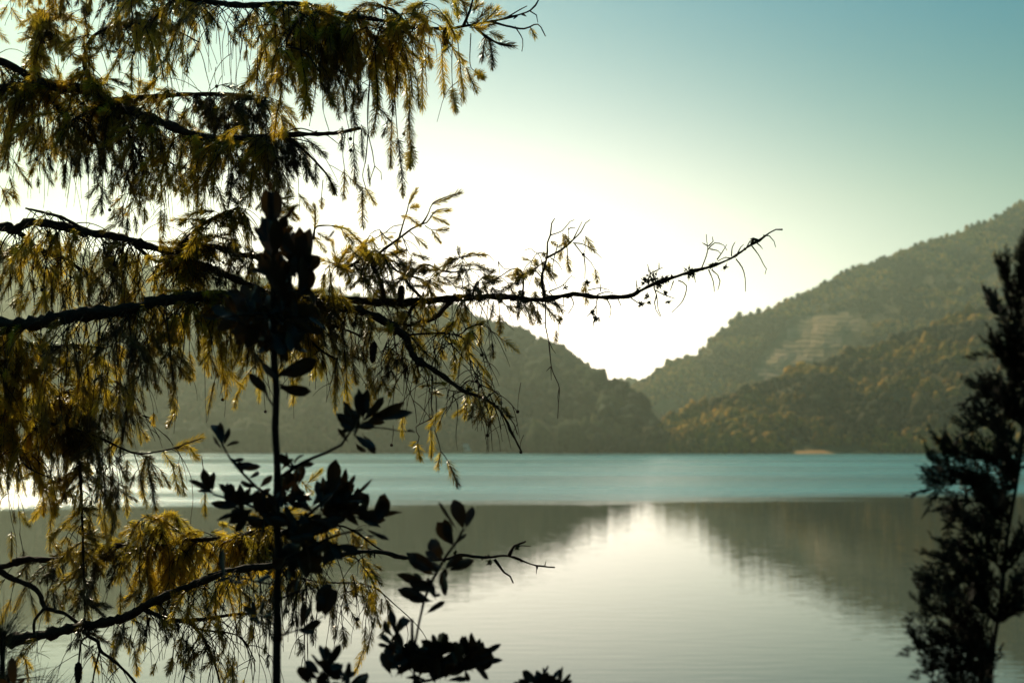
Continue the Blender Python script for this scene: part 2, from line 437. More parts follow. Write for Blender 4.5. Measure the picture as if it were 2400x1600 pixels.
def forest(hill, x0, x1, n, rad, pal, label, tmax=1.0, skip=()):
    Vs = []; Fs = []; As = []; c = 0; warm = hill in (H_RIGHT, H_FRONT)
    nv = len(ICO0[0])
    for i in range(n):
        x = rnd.uniform(x0, x1); t = rnd.random() ** 0.85 * tmax
        if i % 16 == 0: t = rnd.uniform(0.96, 1.0)
        if i % 14 == 0: t = rnd.uniform(0.0, 0.03)
        p = hill.pt(x, t)
        X, Y, _ = px(p)
        if any(inside(q, X, Y) for q in skip) and not (skip[0] is TERR and rnd.random() < .07 and inside(TERR, X, Y)): continue
        dens = noise.noise(Vector((p.x * 0.02, p.y * 0.012, hill.seed + 40)))
        if dens < -0.28 and rnd.random() < 0.8: continue
        r = rnd.uniform(*rad) * (1.15 + 0.3 * dens)
        if skip and skip[0] is TERR and any(inside(TERR, X + ox, Y - oy) for ox in (-9, 9) for oy in (0, 9, 18)): continue
        if rnd.random() < 0.06: r *= 1.6
        v = BUSH[rnd.randrange(8)]
        a = rnd.random() * 6.283; ca, sa = math.cos(a), math.sin(a)
        q = np.empty_like(v); q[:, 0] = (v[:, 0] * ca - v[:, 1] * sa) * r + p.x; q[:, 1] = (v[:, 0] * sa + v[:, 1] * ca) * r + p.y; q[:, 2] = v[:, 2] * r + p.z + r * 0.55
        col = np.array(pick(pal)) * .6 * rnd.uniform(0.85, 1.15) + np.array(pal[0][0]) * .4
        # stands of one kind grow together
        zz = noise.fractal(Vector((p.x * 0.009 + 9 + p.z * .006, p.y * 0.007 + p.z * .012, hill.seed)), .8, 2.1, 3)
        if zz > 0.12: col = col * (1.0 + min(.45, zz)) * np.array((1.0, 1.0, .88))
        elif zz < -0.06: col = col * 0.25 + np.array((0.012, 0.040, 0.028)) * 0.75
        Vs.append(q); Fs.append(ICO0[1] + c); c += nv
        As.append(np.tile(np.array([*(col * np.array((1.45, 1.2, .84) if warm else (1.05, 1.18, .95))), 1.0]), (nv, 1)))
    me = mk_mesh('forest', np.concatenate(Vs), np.concatenate(Fs), M_TREE, True, np.concatenate(As))
    return link('forest', me, kind='stuff', label=label, cat='forest')
forest(H_FRONT, 1500, 2560, 9000, (1.6, 3.8), PAL_R, 'dark green and golden wood on the slope nearest the shore', skip=[[(1850, 1046), (2045, 1046), (2045, 1075), (1850, 1075)]])
forest(H_RIGHT, 1440, 2560, 11000, (1.7, 3.8), PAL_U, 'autumn brown and olive wood covering the steep hill with terraces', 1.0, skip=[TERR, [(1850, 1046), (2045, 1046), (2045, 1075), (1850, 1075)]] + MEAD)
forest(H_LEFT, -260, 1480, 9000, (3.0, 7.5), PAL_L, 'hazy green wood on the far hill seen through the spruce')
forest(H_SPUR, 690, 1550, 9000, (1.8, 4.4), PAL_L, 'dark green wood covering the spur beside the gap')
forest(H_FAR, 1300, 1600, 260, (7, 12), PAL_L, 'pale wood on the tiny far hill')

def skyline_tree(x, dt, h, kind):
    p = H_RIGHT.pt(x, 0.985 + dt)
    mb = MB()
    tube(mb, [p + Vector((0, 0, -1)), p + Vector((0, 0, h * 0.5)), p + Vector((0, 0, h * 0.9))], [h * 0.05, h * 0.035, h * 0.01], 5)
    Vt, Ft = mb.arrays()
    At = np.tile(np.array([0.03, 0.022, 0.016, 1.0]), (len(Vt), 1))
    Vs, Fs, As, c = [Vt], [Ft], [At], len(Vt)
    col = np.array((0.03, 0.036, 0.018)) * rnd.uniform(0.8, 1.3)
    for k in range(7):
        f = k / 6
        w = h * (0.30 * (1 - f) + 0.06) if kind else h * (0.30 * math.sin(math.pi * (0.15 + 0.8 * f)) + 0.05)
        v = CROWNS[rnd.randrange(4)] * w
        v = v + np.array((p.x + rnd.uniform(-.1, .1) * h, p.y + rnd.uniform(-.1, .1) * h, p.z + h * (0.3 + 0.68 * f)))
        Vs.append(v); Fs.append(ICO1[1] + c); c += len(v); As.append(np.tile(np.array([*col, 1.0]), (len(v), 1)))
    me = mk_mesh('hill_tree', np.concatenate(Vs) - np.array(p), np.concatenate(Fs), M_TREE, True, np.concatenate(As))
    lab = 'small pointed dark tree standing up from the skyline of the steep hill' if kind else 'small round dark tree standing up from the skyline of the steep hill'
    if h > 16: lab = 'tall pointed tree, highest of the close trio high on the hill skyline'
    elif x == 1733: lab = 'big round tree on the skyline at the edge above the terraced field'
    elif x == 1778: lab = 'tall round tree on the skyline just above the top terrace'
    elif x == 2340: lab = 'last small tree on the skyline, uphill of the pointed trio'
    elif x == 1532: lab = 'first small tree up the skyline from the gap between the hills'
    link('hill_tree', me, None, p, lab, 'tree', 'trees along the hill skyline')
for x, h, k in [(1532, 9, 0), (1560, 12, 1), (1588, 11, 0), (1606, 12, 0), (1640, 13, 1), (1662, 12, 0), (1694, 14, 0), (1714, 12, 0), (1733, 17, 0), (1760, 13, 0), (1778, 17, 0), (1800, 13, 1), (1843, 12, 0), (1871, 13, 0), (1908, 12, 1), (1935, 13, 0), (1985, 12, 0), (2002, 14, 0), (2013, 13, 1), (2075, 13, 0), (2150, 14, 0), (2283, 19, 1), (2299, 21, 1), (2312, 16, 1), (2340, 14, 0)]:
    skyline_tree(x, 0, h * .8, k)

# terraced dry fields: each step a tread and a riser
def terraces():
    root = bpy.data.objects.new('terraced_field', None); COL.objects.link(root)
    root['kind'] = 'structure'; root['label'] = 'pale dry terraced field on the steep hill'
    for k in range(17):
        y = 730 + k * 9.6
        xs = [x for x in range(1760, 2028, 5) if inside(TERR, x, y)]
        xs = xs[rnd.randrange(0, 5):len(xs) - rnd.randrange(0, 6)]
        if len(xs) < 3: continue
        Vv = []; F = []
        for i, x in enumerate(xs):
            wob = 5.0 * noise.noise(Vector((x * 0.018, k * .25, 0))) + 1.5 * noise.noise(Vector((x * 0.06, k, 4)))
            a = H_RIGHT.pt(x, H_RIGHT.t_at(x, y + 9.6 + wob)); b = H_RIGHT.pt(x, H_RIGHT.t_at(x, y + wob))
            lift = Vector((0, 0, 1.0))
            foot = a + Vector((0, 0, -0.8)); edge = a.lerp(b, 0.14) + lift * 1.2; back = b + Vector((0, 0, 0.3))
            Vv += [foot, edge, back]
            if i: 
                j = i * 3
                F += [(j - 3, j, j + 1, j - 2), (j - 2, j + 1, j + 2, j - 1)]
        link('terrace', mk_mesh('terrace', [tuple(v) for v in Vv], F, M_TERR, False), root)
terraces()
def patch(poly, hill, name, m, label, lift=0.7):
    xs = sorted(set(range(int(min(p[0] for p in poly)), int(max(p[0] for p in poly)) + 1, 4)))
    Vv = []; F = []; n = 0
    for x in xs:
        ys = [y for y in range(int(min(p[1] for p in poly)), int(max(p[1] for p in poly)) + 1) if inside(poly, x + .01, y + .01)]
        if not ys: 
            continue
        for f in np.linspace(0, 1, 6):
            p = hill.pt(x, hill.t_at(x, ys[-1] + (ys[0] - ys[-1]) * f)); Vv.append((p.x, p.y, p.z + lift))
        if n: 
            for k in range(5): a = n * 6 + k; F.append((a - 6, a, a + 1, a - 5))
        n += 1
    link(name, mk_mesh(name, Vv, F, m), kind='structure', label=label)
patch(MEAD[0], H_RIGHT, 'meadow', M_MEADOW, 'yellow green clearing at the foot of the gap')
patch(MEAD[1], H_FRONT, 'meadow', M_MEADOW, 'small clearing low on the steep hill')
patch(MEAD[2], H_RIGHT, 'meadow', M_MEADOW, 'narrow clearing beside the gap')
def beach(x0, x1, name, label):
    Vv = []; F = []
    xs = np.linspace(x0, x1, 24)
    for i, x in enumerate(xs):
        w = math.sin(math.pi * i / 23) ** 0.6
        a = H_FRONT.pt(x, 0.0)
        s = (a.y - 9) / a.y
        Vv += [(a.x * s, a.y - 9, -0.3), (a.x * (a.y - 4) / a.y, a.y - 4, 0.1 + .8 * w), (a.x, a.y + 3, 0.3 + (2.1 + .7 * noise.noise(Vector((x * .05, 0, 0)))) * w), (a.x * 1.004, a.y + 8, 0.2)]
        if i:
            j = i * 4
            for k in range(3): F.append((j - 4 + k, j + k, j + 1 + k, j - 3 + k))
    link(name, mk_mesh(name, Vv, F, M_SHORE), kind='structure', label=label)
beach(1848, 1978, 'shore', 'orange bare strip of shore at the water edge')
beach(1990, 2040, 'shore', 'short bare strip of shore beside the long one')
beach(1505, 1545, 'shore', 'small bare strip of shore below the gap')

def hut(x, y, hill, w, h, label):
    t = hill.t_at(x, y); p = hill.pt(x, t)
    root = bpy.data.objects.new('house', None); COL.objects.link(root); root.location = p
    root['label'] = label; root['category'] = 'house'; root['group'] = 'white houses on the far shore'
    def box(a, b):
        v = [(i, j, k) for i in (a[0], b[0]) for j in (a[1], b[1]) for k in (a[2], b[2])]
        return v, [(0, 1, 3, 2), (4, 6, 7, 5), (0, 4, 5, 1), (2, 3, 7, 6), (0, 2, 6, 4), (1, 5, 7, 3)]
    v, f = box((-w / 2, -h * .5, -2), (w / 2, h * .5, h)); link('wall', mk_mesh('wall', v, f, M_WALL, False), root)
    a = w * .56; d = h * .62; r = h * 1.5
    v = [(-a, -d, h), (a, -d, h), (a, d, h), (-a, d, h), (-a, 0, r), (a, 0, r)]
    me = bpy.data.meshes.new('roof'); me.from_pydata(v, [], [(0, 1, 5, 4), (2, 3, 4, 5), (0, 4, 3), (1, 2, 5), (3, 2, 1, 0)]); me.materials.append(M_ROOF)
    link('roof', me, root)
    for k in (-1, 1):
        v, f = box((k * w * .25 - w * .07, -h * .5 - .1, h * .35), (k * w * .25 + w * .07, -h * .5 + .1, h * .75)); link('window', mk_mesh('window', v, f, M_DARK, False), root)
hut(1099, 1056, H_SPUR, 9, 3.6, 'small white house at the water edge below the green spur')
hut(1101, 1043, H_SPUR, 6, 3.2, 'smaller white house just up the slope from the shore house')
hut(372, 681, H_LEFT, 5, 5, 'lone white house high on the hazy hill behind the spruce')

# ------------------------------------------------------------------ the weeping spruce
def Z1(x, y): return (x * .3571, y * .3571)
def Z2(x, y): return (600 + x * .3571, y * .3571)
def Z3(x, y): return (x * .3571, 450 + y * .3571)
def Z4(x, y): return (600 + x * .3571, 420 + y * .3571)
def Z5(x, y): return (1200 + x * .3571, 480 + y * .3571)
def Z6(x, y): return (x * .3827, 1000 + y * .3827)
def Z7(x, y): return (600 + x * .3827, 1000 + y * .3827)

TRX, TRY = -3.1, 4.5
TR0 = Vector((TRX, TRY, bank_z(TRX, TRY)))
spruce = bpy.data.objects.new('spruce_tree', None); COL.objects.link(spruce); spruce.location = TR0
spruce['label'] = 'big weeping spruce with long bare boughs and hanging needle shoots'; spruce['category'] = 'tree'
tb = MB()
tube(tb, catmull([TR0 + Vector((0, 0, -0.4)), TR0 + Vector((0.02, 0, 1.5)), TR0 + Vector((-0.03, 0.02, 4)), TR0 + Vector((0.02, 0.03, 7)), TR0 + Vector((0, 0, 10))], 0.2), list(np.interp(np.linspace(0, 1, len(catmull([TR0 + Vector((0, 0, -0.4)), TR0 + Vector((0.02, 0, 1.5)), TR0 + Vector((-0.03, 0.02, 4)), TR0 + Vector((0.02, 0.03, 7)), TR0 + Vector((0, 0, 10))], 0.2))), [0, .1, 1], [.26, .19, .05])), 12, 0.08)
link('trunk', tb.mesh('trunk', M_BARK, TR0), spruce)

MPP = 4.0 / FPX            # metres per photograph pixel at 4 m
# main boughs: (depth, base radius px, tip radius px, points)
BOUGHS = {
 'b0': (4.25, 14, 4.0, [(-420, -330), (-100, -210), (120, -150), (300, -135), (470, -120), (600, -150)]),
 'b1': (3.90, 13, 1.5, [(-380, -190), (180, -62), (420, -8), (560, 12), (690, 8), (814, 36), (904, 50), (957, 64), (1039, 68), (1110, 58), (1186, 43), (1243, 25), (1262, 0)]),
 'b2': (4.12, 22, 3.0, [(-420, 190), (-150, 205), (0, 210), (89, 200), (221, 216), (265, 246), (325, 266), (393, 293), (450, 314), (520, 326), (660, 316), (743, 314), (793, 311), (846, 300)]),
 'b3': (4.20, 14, 5.0, [(-420, 490), (-140, 545), (0, 532), (36, 539), (71, 521), (143, 529), (200, 543), (286, 557), (357, 579), (411, 593), (464, 618), (518, 639), (585, 668), (640, 690), (720, 702)]),
 'b4': (4.00, 19, 1.5, [(-420, 800), (-150, 772), (0, 764), (89, 756), (179, 740), (321, 721), (357, 708), (428, 697), (500, 696), (600, 700), (671, 702), (800, 703), (904, 709), (993, 706), (1064, 699), (1171, 695), (1261, 703), (1343, 690), (1396, 696), (1471, 694), (1503, 680), (1532, 666), (1575, 651), (1629, 634), (1671, 623), (1714, 605), (1757, 576), (1779, 564), (1803, 546), (1818, 538), (1834, 538)]),
 'b5': (3.95, 9, 1.5, [(640, 705), (760, 712), (861, 734), (939, 777), (958, 810), (975, 841), (1029, 874), (1082, 913), (1136, 934), (1165, 955), (1184, 980), (1197, 1008), (1222, 1058)]),
 'b6': (4.15, 9, 1.5, [(-420, 1000), (-120, 948), (0, 938), (71, 936), (143, 921), (200, 911), (246, 911), (304, 961), (361, 982)]),
 'b7': (4.10, 12, 2.5, [(-420, 1380), (-120, 1335), (0, 1328), (57, 1311), (134, 1311), (191, 1296), (268, 1280), (364, 1283), (430, 1268), (500, 1262), (574, 1252), (640, 1228), (700, 1212)]),
 'b8': (3.92, 16, 1.5, [(-420, 1560), (-130, 1512), (0, 1502), (96, 1488), (191, 1467), (287, 1448), (344, 1417), (402, 1390), (478, 1360), (536, 1337), (631, 1325), (715, 1312), (807, 1299), (849, 1292), (906, 1295), (944, 1306), (1040, 1310), (1078, 1300), (1136, 1306), (1193, 1302), (1243, 1321), (1270, 1326), (1300, 1329)]),
}
BR = {}
def bough_depth(key, x):
    d0 = BOUGHS[key][0]
    return d0 + 0.16 * math.sin(x * 0.0042 + len(key) + ord(key[1])) 
def rough_radii(n, r0, r1, power=1.0, knots=0.25):
    out = []; ph = rnd.random() * 100
    for i in range(n):
        f = i / max(1, n - 1)
        out.append((r0 + (r1 - r0) * f ** power) * (1 + knots * noise.noise(Vector((i * 0.35 + ph, 0, 0))) + (0.5 * knots if rnd.random() < 0.06 else 0)))
    return out
for key, (d0, r0, r1, pts) in BOUGHS.items():
    W_ = [P(x, y, bough_depth(key, x)) for x, y in pts]
    if key != 'b5':
        z0 = W_[0].z + 0.25
        W_ = [Vector((TRX, TRY, z0)), Vector(((TRX + W_[0].x) / 2, (TRY + W_[0].y) / 2, (z0 + W_[0].z) / 2 + .03))] + W_
    r0 *= 1.5; r1 *= 1.15
    c = catmull(W_, 0.014)
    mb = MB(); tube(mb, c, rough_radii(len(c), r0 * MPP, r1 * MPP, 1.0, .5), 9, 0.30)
    for i in range(30, len(c) - 2):
        if rnd.random() < .24:      # stubs of shed twigs and flakes of bark
            v = Vector((rnd.uniform(-1, 1), rnd.uniform(-1, 1), rnd.uniform(-1, 1))).normalized(); rr = (r0 + (r1 - r0) * i / len(c)) * MPP
            L = rr * .7 + rnd.uniform(3, 11) * MPP * (2.2 if rnd.random() < .15 else 1)
            tube(mb, [c[i], c[i] + v * L * .7, c[i] + v * L + Vector((rnd.uniform(-1, 1), rnd.uniform(-1, 1), rnd.uniform(-1, 1))) * 3 * MPP], [rnd.uniform(2, 4.5) * MPP, rnd.uniform(1.5, 3) * MPP, .6 * MPP], 4)
    o = link('branch', mb.mesh('branch', M_BARK, TR0), spruce)
    BR[key] = (o, c, [px(p) for p in c])

def nearest(x, y, keys=None):
    best = None
    for k in (keys or BR):
        for i, q in enumerate(BR[k][2]):
            dd = (q[0] - x) ** 2 + (q[1] - y) ** 2
            if best is None or dd < best[0]: best = (dd, k, i)
    return best
LIMBS = []      # traced side limbs: key, curve
def limb(pts, r0, r1, dd=0.0, key=None, name='branchlet', m=None, sides=6):
    _, k, i = nearest(*pts[0], [key] if key else None)
    d0 = BR[k][2][i][2]; n = len(pts)
    W_ = [P(x, y, d0 + dd * j / (n - 1)) for j, (x, y) in enumerate(pts)]
    c = catmull(W_, 0.012)
    mb = MB(); tube(mb, c, rough_radii(len(c), r0 * MPP, r1 * MPP), sides, 0.12)
    link(name, mb.mesh(name, m or M_TWIG, TR0), BR[k][0])
    LIMBS.append((k, c, [px(p) for p in c]))
    return k, c
# b1 sprigs
limb([(1150, 50), Z2(1640, 170), Z2(1760, 190), Z2(1850, 160), Z2(1900, 240)], 3, 1)
limb([(1110, 58), Z2(1500, 235), Z2(1600, 290), Z2(1680, 305)], 4, 2)
limb([Z2(1640, 120), Z2(1740, 60), Z2(1780, 40)], 2, 1); limb([Z2(1700, 175), Z2(1750, 260), Z2(1745, 340)], 1.5, .8); limb([Z2(1800, 75), Z2(1840, 100), Z2(1850, 150)], 1.5, .8)
limb([Z2(1360, 175), Z2(1400, 80), Z2(1420, 10), Z2(1430, -40)], 4, 2, -.05); limb([Z2(1000, 180), Z2(940, 110), Z2(880, 60), Z2(740, 30)], 5, 2.5, .1)
limb([Z2(960, 90), Z2(1020, 40), Z2(1090, 45), Z2(1135, 35)], 1.8, .8); limb([Z2(1050, 130), Z2(1100, 100), Z2(1155, 125)], 1.6, .8)
limb([(420, -8), Z1(1080, 50), Z1(1000, 130), Z1(900, 160)], 3.5, 2, .1)
limb([(760, 22), Z2(300, 120), Z2(200, 280), Z2(330, 350), Z2(420, 480)], 4, 1.5, -.15); limb([(814, 36), Z2(500, 200), Z2(560, 380), Z2(600, 560)], 3, 1.2, .12)
limb([(904, 50), Z2(790, 250), Z2(740, 600), Z2(735, 850), Z2(765, 1000), Z2(780, 1090), Z2(820, 1130), Z2(825, 1180)], 2.2, .9, .05)
limb([Z2(735, 880), Z2(720, 1050), Z2(700, 1150), Z2(720, 1230)], 1.6, 1, .05)
limb([Z2(780, 1090), Z2(750, 1180), Z2(745, 1225)], 1.2, .8)
limb([(690, 10), Z2(400, 330), Z2(390, 580), Z2(350, 830)], 1.8, .8, .1); limb([(720, 10), Z2(430, 560), Z2(440, 720), Z2(480, 860)], 1.5, .8, -.1)
limb([Z2(650, 60), Z2(600, 250), Z2(590, 700), Z2(610, 850)], 1.5, .8, .2)
# b2 limbs
limb([(79, 188), (43, 164), (0, 143), (-80, 125), (-300, 110)], 9, 14, .05, 'b2', m=M_BARK, sides=8)
limb([(250, 238), (300, 232), (357, 227), (428, 222), (535, 221), (590, 229), (612, 240), (627, 226)], 8, 3, .1, 'b2', m=M_BARK)
limb([(60, 205), (118, 229), (153, 275), (190, 308), (221, 332)], 9, 6, -.08, 'b2', m=M_BARK)
limb([(250, 243), (210, 262), (171, 280)], 6, 3, -.05, 'b2')
limb([(265, 246), (300, 310), (328, 364), (386, 375), (414, 389), (464, 400)], 4, 1.5, -.1, 'b2'); limb([(343, 272), (362, 330), (379, 357)], 3.5, 2.5, .06, 'b2')
limb([(655, 317), (690, 336), (718, 357), (761, 403), (778, 430), (790, 460)], 4, 1.5, -.05, 'b2')
limb([(660, 315), Z2(260, 845), Z2(330, 850), Z2(410, 880), Z2(470, 890)], 1.8, 1, .03, 'b2')
limb([Z2(200, 910), Z2(300, 920), Z2(400, 960), Z2(470, 1045)], 1.6, .8, -.06, 'b2'); limb([Z2(470, 890), Z2(510, 920), Z2(540, 945)], 1.2, .8, 0, 'b2')
limb([(250, 236), (200, 160), (215, 90), (280, 58), (357, 48), (386, 18)], 7, 3, .12, 'b2', m=M_BARK); limb([(268, 55), (357, 54), (411, 71), (468, 100)], 4, 1.5, .12, 'b2')
limb([(60, 200), (90, 120), (110, 60), (90, 20)], 6, 2, .15, 'b2')
# b3 limbs
limb([(411, 592), (446, 573), (518, 582), (560, 596), (607, 604)], 7, 5, .08, 'b3', m=M_BARK)
limb([(425, 572), (471, 529), (518, 504), (560, 486)], 6, 3, -.06, 'b3'); limb([(200, 540), (150, 512), (118, 502), (60, 488)], 5, 2.5, .08, 'b3')
limb([(36, 541), (60, 556), (89, 582), (150, 604), (186, 632), (205, 655)], 7, 3, -.08, 'b3', m=M_BARK); limb([(300, 560), (325, 582), (357, 607), (411, 629), (436, 640)], 6, 2.5, -.06, 'b3')
limb([(290, 560), (286, 600), (275, 640), (272, 690)], 4, 1.5, .05, 'b3')
# b4 limbs
limb([(1275, 700), (1275, 687), (1270, 651), (1282, 601), (1283, 569), (1290, 551), (1293, 523), (1300, 512)], 4, 1.2, -.06, 'b4', m=M_BARK)
limb([(1278, 606), (1318, 584), (1343, 562), (1361, 544), (1372, 523), (1383, 515)], 3, 1, -.06, 'b4')
for q in [[(210, 560), (190, 350), (150, 310), (120, 285), (80, 300)], [(215, 370), (150, 420), (110, 440), (60, 460)], [(225, 320), (165, 320), (130, 370), (115, 430)], [(250, 200), (330, 170), (380, 110), (410, 98)], [(330, 290), (370, 230), (370, 150)], [(370, 160), (390, 150), (415, 152)], [(400, 230), (440, 150), (460, 110)], [(410, 255), (460, 320), (520, 380), (545, 425)], [(470, 325), (480, 400), (478, 490)], [(400, 250), (470, 260), (540, 305), (588, 350)], [(240, 570), (330, 530), (390, 465), (415, 485)], [(255, 350), (300, 380), (330, 430)], [(360, 270), (365, 330), (370, 430)], [(230, 420), (270, 480), (295, 535)], [(190, 470), (150, 420), (160, 390)], [(300, 260), (270, 380), (265, 450)]]:
    limb([Z5(*p) for p in q], 1.5, .7, rnd.uniform(-.08, .08), 'b4')
limb([(1279, 705), (1279, 740), (1279, 766), (1286, 801), (1293, 862), (1304, 890), (1311, 909), (1309, 945), (1307, 981)], 1.8, .8, -.03, 'b4')
for q in [[(245, 900), (265, 945), (287, 975)], [(255, 1060), (225, 1090)], [(255, 1060), (258, 1150)], [(310, 1200), (300, 1260), (305, 1310)], [(220, 770), (165, 795)]]: limb([Z5(*p) for p in q], 1.1, .6, 0, 'b4')
for q in [[(1240, 425), (1270, 350), (1285, 290), (1278, 240), (1275, 195)], [(1285, 270), (1250, 250)], [(1285, 295), (1330, 250), (1390, 265), (1412, 300)], [(1300, 290), (1350, 300), (1370, 320)], [(1290, 270), (1320, 240), (1315, 210)], [(1345, 360), (1380, 310), (1410, 260)], [(1440, 335), (1445, 280), (1465, 245)], [(1480, 320), (1500, 280), (1520, 260)], [(1540, 280), (1560, 240), (1600, 225)], [(1600, 245), (1630, 270), (1645, 290)], [(1570, 265), (1620, 330), (1650, 390), (1670, 420), (1660, 455)], [(1470, 355), (1510, 410), (1530, 480), (1532, 570)], [(1650, 200), (1690, 205), (1720, 240), (1730, 278)], [(1290, 425), (1320, 500), (1328, 570)], [(1310, 425), (1350, 460), (1365, 500), (1350, 560)], [(1090, 495), (1145, 530), (1120, 630), (1048, 706)], [(930, 540), (950, 600), (960, 690), (980, 735)], [(940, 560), (1000, 590), (1070, 615)], [(950, 590), (935, 640), (945, 690), (970, 730)], [(780, 610), (830, 645), (862, 660)], [(900, 440), (890, 390)], [(930, 440), (990, 410)], [(965, 420), (965, 380)], [(820, 540), (815, 495)], [(560, 615), (552, 660), (555, 720)], [(555, 660), (520, 710), (485, 735)], [(545, 720), (530, 810)], [(620, 610), (650, 680), (640, 740)], [(560, 590), (620, 570), (665, 580)], [(580, 565), (580, 520)], [(385, 600), (405, 650), (368, 716)], [(340, 610), (340, 660)], [(690, 605), (715, 660)], [(500, 560), (580, 545), (640, 560)], [(1060, 500), (1040, 560)], [(1190, 440), (1205, 510)], [(1440, 350), (1400, 345), (1350, 370)]]:
    limb([Z5(*p) for p in q], 1.5, .75, rnd.uniform(-.06, .06), 'b4')
# sprays above b4
limb([(880, 600), (900, 584), (939, 556), (965, 536), (989, 524), (1005, 498), (1014, 477), (1045, 462), (1079, 452)], 3.4, 1, -.1, 'b4', m=M_BARK)
limb([(935, 558), (946, 520), (955, 492), (960, 470), (975, 450)], 2.6, 1, -.05); limb([(985, 526), (1000, 522), (1022, 494), (1052, 490)], 2.2, 1, .03)
for q in [[(960, 375), (1000, 480), (1020, 500)], [(1110, 305), (1150, 330), (1210, 330)], [(1010, 345), (1050, 380)], [(890, 410), (840, 370), (810, 330), (750, 360), (730, 405)], [(740, 405), (800, 380), (850, 350), (920, 352)], [(850, 350), (900, 310), (960, 300)], [(930, 400), (925, 480), (930, 520)]]: limb([Z4(*p) for p in q], 1.6, .8, rnd.uniform(-.1, .1))
limb([(790, 625), Z4(640, 560), Z4(700, 500), Z4(750, 495), Z4(840, 500), Z4(900, 580), Z4(960, 620), Z4(1100, 660)], 5, 2, .15, 'b4', m=M_BARK)
limb([Z4(840, 800), Z4(820, 680), Z4(760, 560), Z4(700, 430)], 7, 2, .1, 'b4', m=M_BARK); limb([Z4(1100, 790), Z4(1010, 700), Z4(960, 620)], 4, 2, .06, 'b4')
limb([(736, 545), Z4(400, 310), Z4(500, 305), Z4(600, 330), Z4(690, 420)], 2.2, 1, .1); limb([(735, 560), Z4(385, 310), Z4(390, 250), Z4(390, 175)], 3, 1, .1)
limb([Z4(1000, 640), Z4(1110, 560), Z4(1220, 600), Z4(1250, 560), Z4(1340, 515), Z4(1480, 495)], 3, 1, -.08); limb([Z4(1220, 600), Z4(1300, 610), Z4(1400, 590), Z4(1500, 600)], 2.5, 1, .05)
limb([Z4(1420, 760), Z4(1440, 700), Z4(1500, 640), Z4(1600, 650)], 2.5, 1, .1, 'b4'); limb([Z4(1750, 770), Z4(1755, 660), Z4(1740, 600), Z4(1680, 590), Z4(1600, 640), Z4(1520, 680)], 2.5, .8, .05, 'b4')
limb([Z4(1590, 540), Z4(1630, 590), Z4(1680, 590)], 1, .8)
limb([Z4(1060, 780), Z4(1030, 830), Z4(940, 1000)], 5, 4, 0.02, 'b4'); limb([Z4(1290, 790), Z4(1230, 850), Z4(1170, 910), Z4(1000, 960), Z4(940, 990)], 7, 4, .05, 'b4', m=M_BARK)
# b5 limbs
limb([(660, 712), (689, 763), (761, 759), (832, 781), (862, 800)], 5, 2, .1, 'b5'); limb([(700, 764), (721, 790), (743, 813), (770, 832), (790, 842)], 3.5, 2.5, -.08)
limb([Z4(1060, 1180), Z4(1060, 1240), Z4(1075, 1300)], 3, 3.5, .03, 'b5'); limb([Z4(1080, 1190), Z4(990, 1250), Z4(985, 1330), Z4(1040, 1480), Z4(1055, 1600)], 1.6, .8, -.05, 'b5')
limb([Z4(1160, 1280), Z4(1155, 1400), Z4(1150, 1490), Z4(1160, 1560), Z7(980, 0), Z7(1000, 60)], 2, 1, -.06, 'b5')
limb([Z4(1340, 1370), Z4(1400, 1320), Z4(1480, 1350), Z4(1580, 1400), Z4(1660, 1460), Z4(1715, 1525)], 1.8, .8, .08, 'b5')
limb([Z4(1000, 1020), Z4(1200, 1010), Z4(1330, 1020), Z4(1400, 970), Z4(1500, 950), Z4(1550, 1000)], 2.6, .8, -.1, 'b5')
for q in [[(1400, 1170), (1420, 1230), (1460, 1350)], [(1250, 960), (1290, 1100), (1330, 1200), (1380, 1130)], [(1420, 1000), (1480, 1130), (1515, 1290)], [(1300, 930), (1260, 1040), (1230, 1100)], [(1180, 1020), (1160, 1080), (1175, 1140)], [(1500, 1440), (1580, 1390), (1610, 1430)], [(870, 1040), (830, 1150), (820, 1280)], [(905, 1050), (930, 1200), (900, 1450), (905, 1560)], [(940, 1150), (1000, 1200), (990, 1250)], [(1400, 1400), (1260, 1380), (1280, 1330)], [(1300, 1390), (1280, 1480), (1240, 1540)], [(1560, 1480), (1590, 1560), (1610, 1640)], [(1640, 1540), (1690, 1600), (1720, 1680)]]:
    limb([Z4(*p) for p in q], 1.6, .75, rnd.uniform(-.1, .1), 'b5')
# b6 limbs
limb([(-40, 880), (60, 872), (136, 864), (179, 857), (214, 839), (232, 825), (279, 800), (329, 775)], 4, 1.2, .08, 'b6'); limb([(200, 911), (232, 902), (264, 893), (285, 905), (320, 925)], 3.5, 1.2, -.1, 'b6')
limb([(-60, 950), (90, 985), (190, 1010), (245, 1031), (285, 1050), (325, 1063), (380, 1056), (420, 1046), (471, 1027)], 5, 1.2, .1, 'b6')
limb([(-60, 960), (20, 1020), (60, 1090), (120, 1120)], 4, 1.2, -.1, 'b6'); limb([(140, 921), (160, 990), (185, 1080), (192, 1200), (196, 1330), (200, 1480)], 5, 1.5, -.12, 'b6')
limb([(-60, 780), (40, 800), (110, 812), (170, 806)], 4, 1.2, .1, 'b4')
